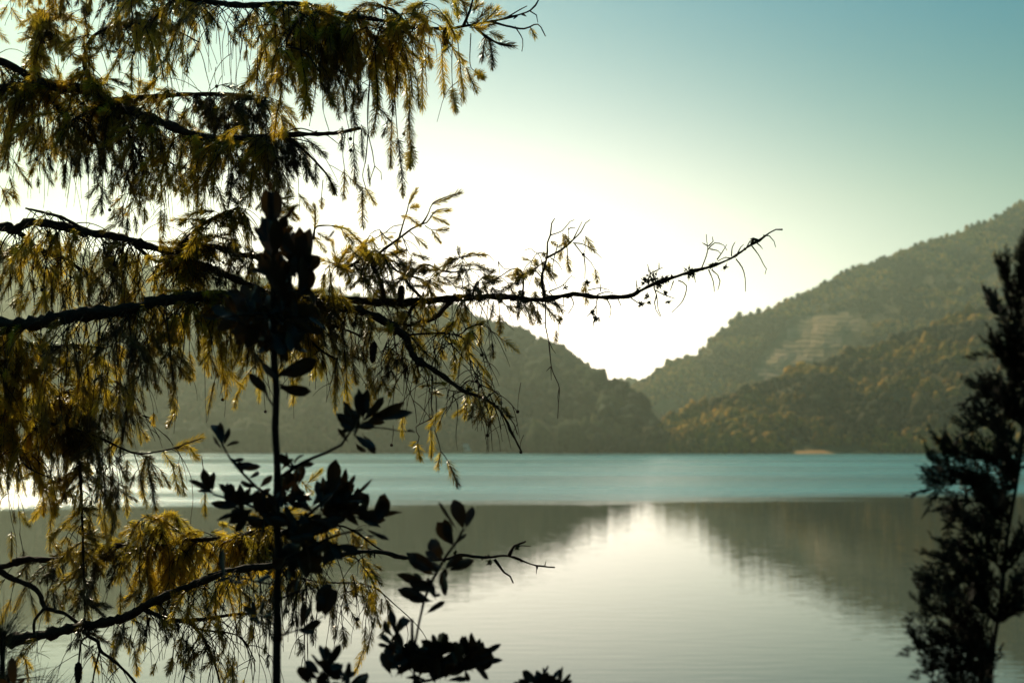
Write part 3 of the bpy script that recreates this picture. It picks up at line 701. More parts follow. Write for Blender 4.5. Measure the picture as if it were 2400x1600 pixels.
# b7 / b8 limbs
limb([(0, 1337), (23, 1352), (77, 1375), (96, 1398), (105, 1422), (153, 1438), (185, 1462)], 8, 4, -.1, m=M_BARK)
limb([(105, 1424), (82, 1452), (80, 1480), (84, 1500)], 4, 3, .02); limb([(340, 1428), (402, 1452), (478, 1450), (540, 1440), (600, 1436)], 7, 2.5, -.1, 'b8', m=M_BARK)
limb([(440, 1450), (480, 1500), (505, 1560), (520, 1620)], 4, 2, .1); limb([(430, 1452), (470, 1474), (560, 1490), (600, 1550)], 3, 1, -.06)
limb([(190, 1468), (207, 1490), (230, 1503), (235, 1524), (268, 1548), (310, 1590), (330, 1620)], 5, 3, -.1, 'b8', m=M_BARK); limb([(234, 1524), (222, 1570), (214, 1620)], 3, 1.5, -.03)
limb([(207, 1490), (190, 1505), (184, 1560)], 3, 2, .03)
limb([(1193, 1302), (1205, 1279), (1222, 1272), (1232, 1268)], 4, 2, .02, 'b8', m=M_BARK); limb([(1205, 1280), (1226, 1278), (1244, 1280)], 2, .8, 0, 'b8'); limb([(1159, 1310), (1182, 1341), (1196, 1350), (1203, 1366)], 4, 1.5, -.03, 'b8', m=M_BARK)
limb([(1258, 1323), (1257, 1344)], 1.3, .8, 0, 'b8'); limb([(1277, 1325), (1279, 1316)], 1.2, .8, 0, 'b8')
limb([(560, 1258), (620, 1240), (700, 1246), (800, 1232), (880, 1280), (906, 1295)], 4, 2, .1, 'b7'); limb([(640, 1330), (740, 1362), (860, 1370), (930, 1420), (990, 1480), (1010, 1530)], 2.5, .8, .1, 'b8')
limb([(620, 1230), (640, 1190), (625, 1165)], 3, 1, .05, 'b7'); limb([(364, 1283), (380, 1250), (370, 1210), (340, 1220)], 3, 1, -.05, 'b7')

# ---- needle shoots: a thin axis with some hundred needles; a few lengths, shared by all
def shoot_mesh(L, seed, nl):
    r = random.Random(seed)
    V = []; F = []
    # axis (curved a little), four-sided
    c1, c2 = r.uniform(-.06, .06), r.uniform(-.06, .06)
    ax = lambda t: Vector((c1 * L * t * t, L * t, c2 * L * t * t))
    n = 5
    for i in range(n):
        p = ax(i / (n - 1)); w = 0.0012 * (1 - 0.5 * i / (n - 1))
        V += [tuple(p + Vector((w, 0, 0))), tuple(p + Vector((0, 0, w))), tuple(p + Vector((-w, 0, 0))), tuple(p + Vector((0, 0, -w)))]
    for i in range(n - 1):
        for j in range(4):
            a = i * 4 + j; b = i * 4 + (j + 1) % 4
            F += [(a, b, b + 4), (a, b + 4, a + 4)]
    nf = len(F)
    cnt = int(L * 1250) + 16
    for k in range(cnt):
        t = (k + r.random()) / cnt
        if t > .97: ang = math.radians(r.uniform(4, 30))
        else: ang = math.radians(r.uniform(32, 58) * (1 - 0.3 * t))
        th = k * 2.39996 + r.uniform(-.3, .3)
        ln = nl * r.uniform(0.72, 1.1) * (1 - 0.35 * max(0, t - .6) / .4) * min(1, .55 + t * 4)
        b = ax(t)
        rad = Vector((math.cos(th), 0, math.sin(th))); d = (Vector((0, 1, 0)) * math.cos(ang) + rad * math.sin(ang)).normalized()
        sd = d.cross(rad).normalized(); up = sd.cross(d).normalized()
        roll = r.uniform(-.9, .9); s2 = sd * math.cos(roll) + up * math.sin(roll); u2 = sd * -math.sin(roll) + up * math.cos(roll)
        w = 0.00082
        bend = Vector((0, 1, 0)) * ln * .16
        m = b + d * ln * .55 + u2 * 0.0005; tip = b + d * ln + bend
        i0 = len(V)
        V += [tuple(b - s2 * w * .6), tuple(b + s2 * w * .6), tuple(m - s2 * w), tuple(m + s2 * w), tuple(tip)]
        F += [(i0, i0 + 1, i0 + 3), (i0, i0 + 3, i0 + 2), (i0 + 2, i0 + 3, i0 + 4)]
    me = mk_mesh('shoot', V, F, [M_NEEDLE, M_TWIG], False, mi=[1] * nf + [0] * (len(F) - nf))
    return me, np.array(V, dtype=np.float32), np.array(F, dtype=np.int32), nf
SHL = [0.022, 0.045, 0.075, 0.11, 0.16, 0.21]
SH = []
for i, L in enumerate(SHL):
    for k in range(3): SH.append((L, *shoot_mesh(L, 50 + i * 10 + k, (0.016, 0.022, 0.026, 0.027, 0.028, 0.028)[i])))
SHOOTS = []     # (bough, variant, origin, direction, length scale, width scale, roll)
def put_shoot(key, p, q, wid=1.0):
    L = (q - p).length
    if L < 0.008: return
    i = min(range(len(SHL)), key=lambda j: abs(math.log(SHL[j] / L)))
    v = i * 3 + rnd.randrange(3)
    SHOOTS.append((key, v, p.copy(), (q - p).normalized(), L / SHL[i], wid * 1.12, rnd.random() * 6.283))
TWIGS = []      # (bough, points, r0, r1)

def H(Z, pts, n0=None, wid=1.0, d=None, dd=0.0, key=None, tw=1.3):
    """a traced hanging (or standing) twig; its stretches from point n0 on carry needles"""
    pts = [Z(*p) for p in pts]
    if n0 is None: n0 = 0
    b = nearest(*pts[0], [key] if key else None)
    d0 = (BR[b[1]][2][b[2]][2] if d is None else d) + dd
    Wp = [P(x, y, d0 + 0.04 * j * rnd.uniform(-1, 1)) for j, (x, y) in enumerate(pts)]
    TWIGS.append((b[1], catmull(Wp, 0.012), tw * MPP, .7 * MPP))
    for j in range(n0, len(Wp) - 1): put_shoot(b[1], Wp[j], Wp[j + 1], wid)
b = 'b1'
for a in [([(290, 250), (300, 380), (330, 560), (325, 760)], 1, 1.25), ([(340, 120), (345, 300), (325, 520), (330, 720)], 1, 1.1), ([(430, 300), (480, 490), (470, 600), (505, 705)], 1, 1.1), ([(520, 330), (560, 520), (600, 735)], 1, 1.1), ([(530, 560), (545, 770)], 0, 1), ([(640, 300), (645, 560), (640, 720), (650, 850)], 1, .9), ([(650, 840), (640, 930), (650, 1195)], 1, 1), ([(690, 850), (700, 1030)], 0, .7), ([(780, 250), (785, 400), (800, 650), (775, 880)], 1, 1.1), ([(850, 250), (880, 400), (900, 740)], 1, 1.15), ([(960, 230), (950, 300), (980, 480), (1000, 700)], 1, 1.2), ([(985, 350), (1010, 620), (1000, 820), (1020, 960), (1010, 1120)], 1, 1.1), ([(920, 500), (905, 700), (890, 800), (880, 1090)], 2, 1), ([(910, 620), (930, 900), (950, 1060), (965, 1280)], 1, 1), ([(865, 790), (835, 890)], 0, .9), ([(1100, 230), (1080, 340), (1090, 430), (1090, 720)], 1, 1.15), ([(1060, 560), (1070, 700)], 0, .9), ([(1200, 230), (1220, 330), (1230, 612)], 1, 1.25), ([(1290, 240), (1285, 420), (1290, 580), (1305, 735)], 2, .95), ([(1320, 230), (1335, 380), (1365, 650)], 1, 1.25), ([(1410, 220), (1405, 420), (1440, 470), (1492, 505)], 2, .9), ([(1380, 440), (1410, 520), (1450, 600)], 0, 1), ([(1500, 225), (1540, 290), (1560, 445)], 0, 1), ([(1500, 240), (1490, 400)], 0, 1), ([(1140, 240), (1130, 360), (1140, 430)], 1, 1), ([(1010, 460), (1030, 640)], 0, 1),
          ([(590, 850), (570, 1000), (580, 1110), (580, 1295)], 2, .95), ([(700, 1230), (700, 1340), (700, 1490)], 0, 1.05), ([(715, 1230), (780, 1330)], 0, .9), ([(735, 1080), (745, 1200)], 0, .5), ([(565, 830), (565, 980)], 0, .9), ([(690, 820), (720, 880)], 0, .9),
          ([(60, 280), (70, 420), (80, 615)], 0, 1.1), ([(130, 300), (150, 430), (160, 590)], 0, 1.1), ([(10, 380), (0, 600)], 0, 1.1), ([(320, 1010), (330, 1180)], 0, .9), ([(395, 1060), (390, 1215)], 0, .85), ([(440, 1180), (430, 1290), (430, 1355)], 1, .8), ([(460, 1130), (490, 1200), (520, 1270)], 0, .9), ([(300, 1010), (265, 1095)], 0, .8), ([(230, 960), (215, 1010)], 0, .7), ([(690, 560), (680, 680)], 0, .9), ([(640, 420), (690, 500)], 0, 1)]:
    H(Z2, a[0], a[1], a[2], dd=rnd.uniform(-.12, .12))
for a in [[(1300, 170), (1240, 80)], [(1330, 150), (1310, 20)], [(1390, 130), (1370, 30)], [(1430, 90), (1450, 0)], [(1450, 130), (1540, 50)], [(1480, 160), (1590, 60)], [(1400, 180), (1500, 190)], [(1450, 180), (1560, 160)], [(1530, 210), (1610, 250)], [(1590, 280), (1690, 300)], [(1280, 150), (1240, 140)], [(1350, 190), (1330, 240)], [(1560, 110), (1630, 90)], [(960, 90), (1070, 100)], [(1000, 90), (1100, 130)], [(680, 180), (720, 150)], [(1800, 180), (1830, 240)], [(880, 40), (960, 10)], [(850, 50), (870, 0)], [(740, 100), (760, 60)], [(1420, 70), (1480, 30)], [(1370, 80), (1330, 100)], [(1490, 120), (1420, 160)]]:
    H(Z2, a, 0, 1.05, dd=rnd.uniform(-.12, .08), tw=.9)
# around b4, above
for a in [[(1160, 165), (1250, 130), (1345, 85)], [(1150, 220), (1270, 205)], [(1140, 240), (1255, 285)], [(1010, 190), (1062, 175)], [(1005, 165), (1030, 110), (1055, 70)], [(950, 240), (1000, 250), (1075, 305)], [(1150, 330), (1205, 410)], [(1180, 340), (1252, 328)], [(1040, 375), (1120, 440)], [(815, 340), (850, 420)], [(850, 390), (890, 380)], [(905, 430), (940, 400)], [(1020, 485), (1120, 525)], [(1020, 500), (1010, 600)], [(1330, 515), (1420, 490), (1505, 500)], [(1335, 510), (1330, 455)], [(1350, 570), (1440, 560), (1530, 605)], [(1170, 550), (1200, 660)], [(1130, 560), (1080, 570)], [(1480, 640), (1580, 665)], [(1520, 640), (1560, 600)], [(1630, 640), (1730, 615)], [(1830, 640), (1870, 705)], [(1240, 600), (1330, 560)], [(1250, 640), (1340, 660)], [(1300, 700), (1390, 720)], [(1110, 660), (1200, 700)], [(1150, 650), (1250, 690)], [(1050, 620), (1130, 590)], [(960, 640), (1010, 720)], [(1420, 700), (1480, 740)], [(1440, 790), (1470, 740)], [(1640, 700), (1600, 760)], [(1700, 680), (1650, 720)], [(1780, 600), (1770, 640)], [(1920, 540), (1925, 575)], [(390, 320), (388, 175)], [(500, 310), (600, 330), (690, 425)], [(560, 330), (640, 420)], [(400, 350), (480, 400)], [(370, 360), (450, 470)], [(650, 440), (730, 520)], [(700, 440), (760, 400)], [(740, 500), (780, 570)], [(840, 520), (890, 600)], [(130, 180), (250, 260)], [(120, 200), (220, 320)], [(130, 220), (270, 180)], [(110, 150), (240, 110)]]:
    H(Z4, a, 0, .95, dd=rnd.uniform(-.12, .12), tw=.9)
for a in [[(360, 330), (378, 435)], [(480, 205), (535, 300)], [(545, 420), (560, 505)], [(325, 285), (310, 355)], [(340, 200), (350, 255)], [(255, 240), (285, 260)], [(330, 190), (370, 235)], [(300, 280), (340, 260)], [(480, 540), (490, 640)], [(490, 500), (470, 560)], [(120, 640), (135, 710)], [(165, 690), (175, 765)], [(40, 610), (40, 670)], [(150, 480), (195, 530)], [(10, 440), (30, 490)], [(240, 390), (245, 410)], [(290, 820), (290, 895)], [(155, 570), (150, 610)], [(205, 310), (210, 330)], [(320, 735), (320, 750)], [(100, 430), (90, 460)], [(600, 600), (620, 612)], [(150, 360), (160, 390)]]:
    H(Z5, a, 0, .95, dd=rnd.uniform(-.06, .06), key='b4', tw=.9)
# below b4
for a in [([(1590, 790), (1600, 890), (1600, 1015)], 1, 1), ([(1500, 800), (1470, 920), (1475, 1085)], 1, 1), ([(1330, 940), (1350, 1000), (1340, 1090)], 1, .8), ([(1400, 1000), (1395, 1170)], 1 - 1, 1.25), ([(1370, 1060), (1380, 1170)], 0, 1), ([(1420, 980), (1425, 1040)], 0, .8), ([(1300, 1100), (1305, 1190), (1305, 1260)], 1, .9), ([(1840, 790), (1850, 870), (1860, 930)], 1, .9), ([(1800, 800), (1810, 870)], 0, 1), ([(1560, 800), (1545, 900)], 0, .9), ([(870, 1050), (870, 1110), (870, 1290)], 1, 1.1), ([(580, 900), (575, 1030), (590, 1250), (600, 1500)], 1, 1.2), ([(550, 1120), (520, 1240), (515, 1510)], 0, 1.05), ([(620, 1000), (640, 1250), (660, 1330)], 0, 1.1), ([(680, 1080), (720, 1200), (750, 1320)], 0, 1), ([(740, 1230), (770, 1390)], 0, 1), ([(820, 1290), (840, 1340), (880, 1410)], 0, 1), ([(800, 1300), (790, 1380)], 0, .9), ([(310, 980), (315, 1190)], 0, 1.1), ([(390, 1020), (400, 1200)], 0, 1.05), ([(200, 1000), (210, 1190)], 0, 1), ([(250, 960), (260, 1080)], 0, 1), ([(1100, 1230), (1130, 1280)], 0, .9), ([(1060, 1300), (1050, 1335)], 0, .9), ([(1160, 1335), (1240, 1340)], 0, .8), ([(1155, 1350), (1090, 1360)], 0, .8), ([(1150, 1395), (1215, 1410)], 0, .8), ([(1260, 1290), (1300, 1290)], 0, .6), ([(1390, 1400), (1375, 1560)], 0, 1.1), ([(1440, 1430), (1410, 1570)], 0, 1), ([(1460, 1440), (1480, 1560)], 0, 1), ([(1530, 1440), (1545, 1555)], 0, .95), ([(1560, 1400), (1600, 1470)], 0, .8), ([(1600, 1490), (1670, 1560)], 0, 1), ([(1640, 1490), (1650, 1560)], 0, .9), ([(1370, 1500), (1300, 1550)], 0, .8), ([(1500, 1480), (1440, 1590)], 0, 1), ([(550, 700), (570, 860), (560, 990)], 0, 1.1), ([(480, 560), (500, 760), (530, 900)], 0, 1.1), ([(430, 800), (420, 930)], 0, 1), ([(490, 880), (500, 1040)], 0, 1), ([(720, 880), (760, 980), (740, 1080)], 0, 1.1), ([(660, 900), (700, 960)], 0, 1), ([(930, 820), (930, 900)], 0, .9), ([(1100, 740), (1090, 850)], 0, 1), ([(1130, 820), (1130, 900)], 0, 1), ([(1210, 830), (1250, 890)], 0, 1), ([(1060, 900), (1130, 940)], 0, .9), ([(1010, 940), (1080, 960)], 0, .9), ([(1150, 950), (1200, 1010)], 0, .9)]:
    H(Z4, a[0], a[1], a[2], dd=rnd.uniform(-.12, .12))
for a in [([(1000, 55), (990, 100), (1000, 205)], 1, 1.1), ([(985, 85), (950, 110)], 0, .9), ([(1065, -80), (1070, 20), (1075, 180)], 1, 1), ([(1095, 20), (1130, 150), (1110, 250)], 1, 1), ([(1130, 150), (1170, 200), (1240, 355)], 1, 1.1), ([(500, 1080), (490, 1210), (485, 1290)], 1, .9), ([(520, 1100), (530, 1220), (550, 1330)], 1, 1.1), ([(770, 1050), (765, 1130)], 0, .9), ([(590, 900), (610, 980), (600, 1030)], 0, 1), ([(660, 860), (720, 950), (740, 1050)], 0, 1.1), ([(690, 860), (760, 960)], 0, 1.1), ([(640, 950), (660, 1060)], 0, 1), ([(700, 1000), (710, 1120)], 0, 1), ([(730, 1160), (720, 1220)], 0, .8), ([(810, 1150), (810, 1220)], 0, .8), ([(720, 840), (765, 870)], 0, .8), ([(590, 740), (640, 730)], 0, .8), ([(450, 650), (480, 720)], 0, .9), ([(320, 340), (400, 270)], 0, 1), ([(430, 690), (520, 780)], 0, 1), ([(390, 850), (470, 830)], 0, 1), ([(540, 800), (590, 830)], 0, 1), ([(30, 430), (90, 480)], 0, 1), ([(10, 480), (60, 420)], 0, 1), ([(160, 520), (250, 500)], 0, 1), ([(180, 540), (330, 530)], 0, 1), ([(0, 560), (90, 620)], 0, 1), ([(-60, 600), (20, 700)], 0, 1), ([(280, 330), (340, 400)], 0, 1)]:
    H(Z7, a[0], a[1], a[2], dd=rnd.uniform(-.12, .12))
for a in [([(1235, 180), (1250, 300), (1255, 400), (1255, 545)], 2, 1), ([(1060, 130), (1150, 95), (1240, 65)], 0, 1.15), ([(1070, 135), (1150, 120), (1215, 190)], 0, 1.1), ([(1000, 150), (1060, 250), (1090, 400)], 0, 1.15), ([(1090, 220), (1110, 300), (1130, 410)], 0, 1), ([(920, 170), (910, 260), (930, 380), (960, 510)], 0, 1.15), ([(880, 190), (880, 300), (865, 420)], 0, 1.05), ([(780, 200), (770, 330), (785, 530)], 0, 1.2), ([(690, 250), (680, 420), (690, 640)], 0, 1.25), ([(620, 380), (610, 520), (640, 660)], 0, 1.1), ([(320, 150), (310, 300), (320, 420), (340, 540)], 1, 1.2), ([(230, 150), (240, 280), (250, 395)], 0, 1.1), ([(160, 220), (220, 170)], 0, 1), ([(70, 640), (75, 790)], 0, 1), ([(120, 650), (140, 750), (170, 930)], 1, 1.1), ([(85, 510), (90, 580)], 0, .7), ([(900, 540), (980, 570)], 0, 1), ([(780, 580), (920, 620)], 0, 1.1), ([(790, 660), (900, 640)], 0, 1), ([(1000, 590), (1100, 600)], 0, 1.1), ([(1010, 620), (1100, 640)], 0, 1.1), ([(990, 590), (890, 545)], 0, 1), ([(1150, 650), (1220, 660)], 0, 1), ([(1200, 720), (1330, 710), (1440, 765)], 0, 1.1), ([(1290, 640), (1380, 660)], 0, 1), ([(1400, 600), (1480, 640)], 0, 1), ([(1340, 590), (1380, 600)], 0, .9), ([(1500, 580), (1560, 640)], 0, 1), ([(1590, 540), (1640, 440)], 0, 1), ([(1000, 1190), (1030, 1320)], 0, 1), ([(700, 1200), (690, 1330), (700, 1480)], 1, 1), ([(760, 1200), (740, 1330)], 0, 1), ([(860, 1260), (850, 1390)], 0, 1), ([(800, 1270), (790, 1370)], 0, 1), ([(820, 1370), (850, 1510)], 0, 1.1), ([(680, 1380), (680, 1490)], 0, .9), ([(400, 980), (380, 1110)], 0, 1.1), ([(420, 980), (450, 1080)], 0, 1), ([(480, 1080), (450, 1170)], 0, 1.05), ([(530, 1060), (540, 1200)], 0, 1.1), ([(1190, 1380), (1190, 1470)], 0, .7), ([(1480, 1080), (1530, 1120)], 0, .8), ([(1550, 940), (1560, 1010)], 0, 1), ([(480, 1450), (490, 1540)], 0, .8), ([(1500, 1100), (1490, 1140)], 0, .8), ([(1650, 1060), (1660, 1160)], 0, 1)]:
    H(Z6, a[0], a[1], a[2], dd=rnd.uniform(-.12, .12))

# ---- the curtains of twigs that nobody can trace: grown from the boughs and limbs, drawn down by their weight
def grow(key, start, d0, length, grav):
    p = start.copy(); d = d0.normalized(); pts = [p.copy()]; st = 0.014
    wob = Vector((rnd.uniform(-1, 1), rnd.uniform(-1, 1), 0)) * .06
    for i in range(int(length / st)):
        d = (d + Vector((0, 0, -grav)) + wob + Vector((rnd.uniform(-1, 1), rnd.uniform(-1, 1), rnd.uniform(-1, 1))) * 0.07).normalized()
        if i % 7 == 0: wob = Vector((rnd.uniform(-1, 1), rnd.uniform(-1, 1), 0)) * .06
        p = p + d * st; pts.append(p.copy())
    return pts
def dress(key, pts, f0, needles, wid=1.0):
    n = len(pts); i = int(n * f0); needles *= .50
    while i < n - 2:
        s = rnd.choice((3, 4, 5, 6, 7))
        j = min(n - 1, i + s)
        if rnd.random() < needles: put_shoot(key, pts[i], pts[j], wid * rnd.uniform(.8, 1.1))
        if rnd.random() < needles * 0.9:
            dr = (pts[j] - pts[i]).normalized()
            sd = Vector((rnd.uniform(-1, 1), rnd.uniform(-1, 1), rnd.uniform(-.6, .1))).normalized()
            L = rnd.uniform(.03, .085)
            q = pts[i] + (dr * .7 + sd * .7).normalized() * L
            put_shoot(key, pts[i], q, wid * rnd.uniform(.75, 1.0))
        i = j
def fill(keys, x0, x1, y0, y1, n, l0, l1, needles, f0=0.15, wid=1.0, up=0.2):
    """n drooping twigs from whatever boughs and limbs pass through the window"""
    src = []
    for k in BR:
        if keys and k not in keys: continue
        for i, q in enumerate(BR[k][2]):
            if x0 <= q[0] <= x1 and y0 <= q[1] <= y1: src.append((k, BR[k][1][i]))
    for k, c, qs in LIMBS:
        if keys and k not in keys: continue
        for p, q in zip(c, qs):
            if x0 <= q[0] <= x1 and y0 <= q[1] <= y1: src.append((k, p))
    if not src: return
    for _ in range(n):
        k, p = rnd.choice(src)
        a = rnd.random() * 6.283
        d = Vector((math.cos(a) * .8, math.sin(a), rnd.uniform(-.6, up)))
        L = rnd.uniform(l0, l1) * MPP
        pts = grow(k, p, d, L, rnd.uniform(.06, .34))
        TWIGS.append((k, pts, rnd.uniform(1.0, 1.6) * MPP, .6 * MPP))
        if rnd.random() < 0.6 and len(pts) > 8:      # side twig
            j = rnd.randrange(3, len(pts) - 3)
            s2 = grow(k, pts[j], Vector((rnd.uniform(-1, 1), rnd.uniform(-1, 1), -.2)), L * rnd.uniform(.3, .6), rnd.uniform(.1, .3))
            TWIGS.append((k, s2, 1.0 * MPP, .55 * MPP))
            if needles: dress(k, s2, .3, needles, wid)
        if needles: dress(k, pts, f0 + rnd.uniform(-.1, .25), needles, wid)
fill(['b0'], -100, 480, -260, -100, 110, 140, 330, .7, .35)
fill(['b2'], -120, 300, 190, 300, 55, 160, 340, .55, .45)
fill(['b2'], 270, 480, 210, 420, 36, 110, 260, .6, .35)
fill(['b3'], 0, 480, 500, 680, 40, 110, 260, .6, .3)
fill(['b4'], 100, 640, 680, 780, 36, 160, 330, .5, .4)
fill(None, -100, 640, 0, 420, 150, 80, 260, .06, .3)
fill(None, -100, 660, 480, 780, 190, 80, 260, .06, .3)
fill(['b1'], 430, 1040, -20, 110, 90, 60, 230, .05, .3)
fill(['b6', 'b4'], -100, 420, 760, 1060, 90, 60, 220, .05, .3)
fill(['b4', 'b5'], 700, 1160, 600, 900, 110, 60, 190, .04, .3)
fill(['b7', 'b8'], 60, 800, 1200, 1460, 90, 60, 220, .06, .3)
fill(['b6', 'b4'], -120, 80, 740, 1000, 36, 90, 230, .8, .05, up=.5)
fill(['b3'], 400, 620, 480, 640, 60, 40, 130, .95, .05, up=1.0)
fill(['b4'], 430, 780, 620, 720, 90, 50, 190, .9, .05, up=.8)
fill(['b2'], 420, 640, 200, 340, 26, 80, 230, .9, .05, up=.5)
fill(['b1'], 560, 960, -20, 80, 24, 90, 240, .8, .2, up=.2)
fill(['b7', 'b8'], 200, 640, 1230, 1420, 40, 60, 170, .8, .1, up=.4)
fill(None, -120, 420, -60, 250, 140, 60, 210, .85, .05, up=.9)
fill(['b2'], -120, 280, 150, 290, 60, 60, 200, .6, .2, up=.4)
fill(['b2'], 80, 300, 20, 260, 60, 40, 120, .95, .0, up=1.0)
fill(['b2'], 60, 420, 0, 260, 50, 40, 130, .9, .0, up=1.0)
fill(['b1'], 430, 1000, -60, 120, 100, 60, 180, .8, .1, up=.7)
fill(['b1'], 560, 860, -60, 60, 46, 100, 240, .85, .1)
fill(['b1'], 430, 700, -40, 40, 16, 120, 260, .6, .3)
fill(['b2'], -120, 260, 170, 340, 44, 100, 260, .55, .2)
fill(['b2'], 260, 480, 200, 420, 46, 80, 230, .5, .25)
fill(['b2'], 430, 660, 200, 350, 100, 60, 220, .85, .08, up=.6)
fill(['b2'], 540, 660, 220, 340, 30, 120, 240, .8, .1, up=.3)
fill(['b3'], -120, 300, 480, 680, 80, 90, 280, .5, .25)
fill(['b3'], 420, 700, 480, 700, 70, 60, 170, .8, .1, up=.9)
fill(['b3'], 250, 460, 540, 700, 24, 70, 180, .5, .2)
fill(['b4'], -100, 560, 690, 830, 82, 100, 320, .6, .15)
fill(['b4'], 250, 520, 690, 760, 26, 80, 240, .7, .1)
fill(['b4'], 560, 900, 560, 760, 80, 50, 170, .75, .1, up=.9)
fill(['b4'], 600, 830, 690, 760, 30, 80, 240, .6, .2)
fill(['b4', 'b5'], 880, 1180, 560, 800, 84, 40, 130, .6, .1, up=.8)
fill(['b4'], 1060, 1280, 600, 720, 44, 30, 90, .7, .1, up=.6)
fill(['b5'], 660, 960, 700, 860, 46, 60, 190, .55, .2)
fill(['b5'], 930, 1200, 700, 960, 44, 60, 200, .12, .3)
fill(['b4'], 900, 1300, 680, 720, 30, 40, 130, .15, .3)
fill(['b6', 'b4'], -120, 360, 760, 960, 110, 80, 230, .85, .05, up=.5)
fill(['b6'], -120, 330, 880, 1080, 70, 100, 260, .85, .05)
fill(['b6'], 150, 210, 900, 1500, 95, 40, 120, .95, .0)
fill(['b6'], -100, 60, 930, 1100, 20, 120, 300, .3, .4)
fill(['b7'], 80, 620, 1180, 1330, 130, 60, 220, .85, .08, up=.7)
fill(['b7'], 560, 860, 1180, 1330, 40, 40, 140, .8, .1, up=.7)
fill(['b8'], 260, 560, 1320, 1470, 30, 60, 160, .5, .2)
fill(['b8'], 420, 760, 1300, 1560, 80, 80, 240, .16, .3)
fill(['b8'], 560, 900, 1280, 1380, 60, 60, 230, .4, .3)
fill(['b8'], 60, 330, 1470, 1620, 24, 60, 160, .3, .3)

# ---- small round galls on the bare twigs, cones, lichen tufts
GALLV = ICO1[0] * 1.0
gall_me = mk_mesh('gall', GALLV * 0.0052, ICO1[1], M_TWIG)
for Z, x, y in [(Z1, 240, 1048), (Z1, 933, 1182), (Z1, 1898, 458), (Z1, 1640, 603), (Z1, 1422, 568), (Z1, 720, 1378), (Z2, 622, 988), (Z2, 620, 912), (Z2, 970, 880), (Z3, 275, 642), (Z3, 492, 1074), (Z3, 520, 1052), (Z3, 1465, 462), (Z3, 1362, 1020), (Z3, 1462, 1362), (Z3, 1742, 1440), (Z4, 1717, 1524), (Z4, 1468, 1356), (Z4, 1533, 1414), (Z4, 1300, 965), (Z4, 1450, 1322), (Z4, 1482, 1152), (Z7, 830, 112), (Z7, 1622, 155), (Z7, 1418, 52), (Z7, 190, 1130), (Z7, 918, 1335), (Z7, 620, 1176), (Z5, 468, 326), (Z6, 1750, 1130)]:
    X, Y = Z(x, y); bb = nearest(X, Y)
    d = BR[bb[1]][2][bb[2]][2] - .02
    g = P(X, Y, d)
    g0 = P(X + rnd.uniform(-8, 8), Y - rnd.uniform(34, 70), d + .03)
    TWIGS.append((bb[1], catmull([g0, g0.lerp(g, .5) + Vector((rnd.uniform(-1, 1) * .006, 0, 0)), g], .012), 1.0 * MPP, .6 * MPP))
    o = link('gall', gall_me, BR[bb[1]][0], g - TR0); o.scale = (rnd.uniform(.8, 1.15),) * 3
def cone_me():
    mb = MB()
    c = [Vector((0, 0, -0.062 * i / 8)) for i in range(9)]
    tube(mb, c, [0.003, .008, .0095, .0098, .0095, .009, .008, .006, .003], 8)
    for i in range(1, 8):
        for j in range(8):
            a = j * .785 + i * .39; r = [0.003, .008, .0095, .0098, .0095, .009, .008, .006, .003][i]
            ca, sa = math.cos(a), math.sin(a); z = -0.062 * i / 8
            o = np.array([(ca * r - sa * .004, sa * r + ca * .004, z + .003), (ca * r + sa * .004, sa * r - ca * .004, z + .003), (ca * (r + .0028), sa * (r + .0028), z - .006), (ca * r * .8, sa * r * .8, z + .001)])
            mb.add(o, [(0, 1, 2), (0, 2, 3), (1, 3, 2), (0, 3, 1)])
    return mb.mesh('cone', M_BARK, smooth=False)
CONE = cone_me()
for X, Y, k in [(1048, 62, 'b1'), (942, 668, 'b4'), (876, 800, 'b5'), (184, 1550, 'b8')]:
    o = link('cone', CONE, BR[k][0], P(X, Y, BR[k][2][nearest(X, Y, [k])[2]][2] - .025) - TR0); o.rotation_euler = (rnd.uniform(-.1, .1), rnd.uniform(-.12, .12), 0)
def tufts(spots, key):
    mb = MB()
    for X, Y, R, n in spots:
        i = nearest(X, Y, [key])[2]; d = BR[key][2][i][2]
        c = P(X, Y, d)
        for _ in range(int(n * 2.2)):
            v = Vector((rnd.gauss(0, 1), rnd.gauss(0, 1), rnd.gauss(0, 1))).normalized()
            q = c + v * R * MPP * rnd.random() ** .5
            s = rnd.uniform(1.0, 2.6) * MPP
            V_ = ICO0[0] * s * np.array([[rnd.uniform(.5, 1.5)] for _ in range(12)]) + np.array(q)
            mb.add(V_, ICO0[1])
            tube(mb, [q, q + v * s * rnd.uniform(2.0, 5.5)], [s * .35, s * .1], 3)
    return mb
T4 = [(*Z5(920, 490), 17, 46), (*Z5(870, 500), 9, 14), (*Z5(1000, 490), 10, 22), (*Z5(1170, 445), 13, 34), (*Z5(960, 520), 11, 22), (*Z5(1310, 400), 7, 12), (*Z5(885, 600), 6, 12), (*Z5(900, 640), 4, 7), (*Z5(1010, 580), 5, 11), (*Z5(1025, 640), 4, 7), (*Z5(845, 655), 7, 12), (*Z5(530, 705), 6, 12), (*Z5(553, 748), 8, 16), (*Z5(497, 510), 6, 9), (*Z5(345, 540), 6, 8), (*Z5(215, 580), 9, 14), (*Z5(830, 560), 7, 10), (*Z5(1400, 410), 5, 7), (*Z5(1580, 240), 6, 9), (*Z5(60, 590), 8, 14), (*Z4(1740, 745), 9, 16), (*Z4(1400, 740), 10, 16), (*Z4(1300, 770), 7, 10)]
link('lichen', tufts(T4, 'b4').mesh('lichen', M_LICHEN, TR0, False), BR['b4'][0], kind='stuff')
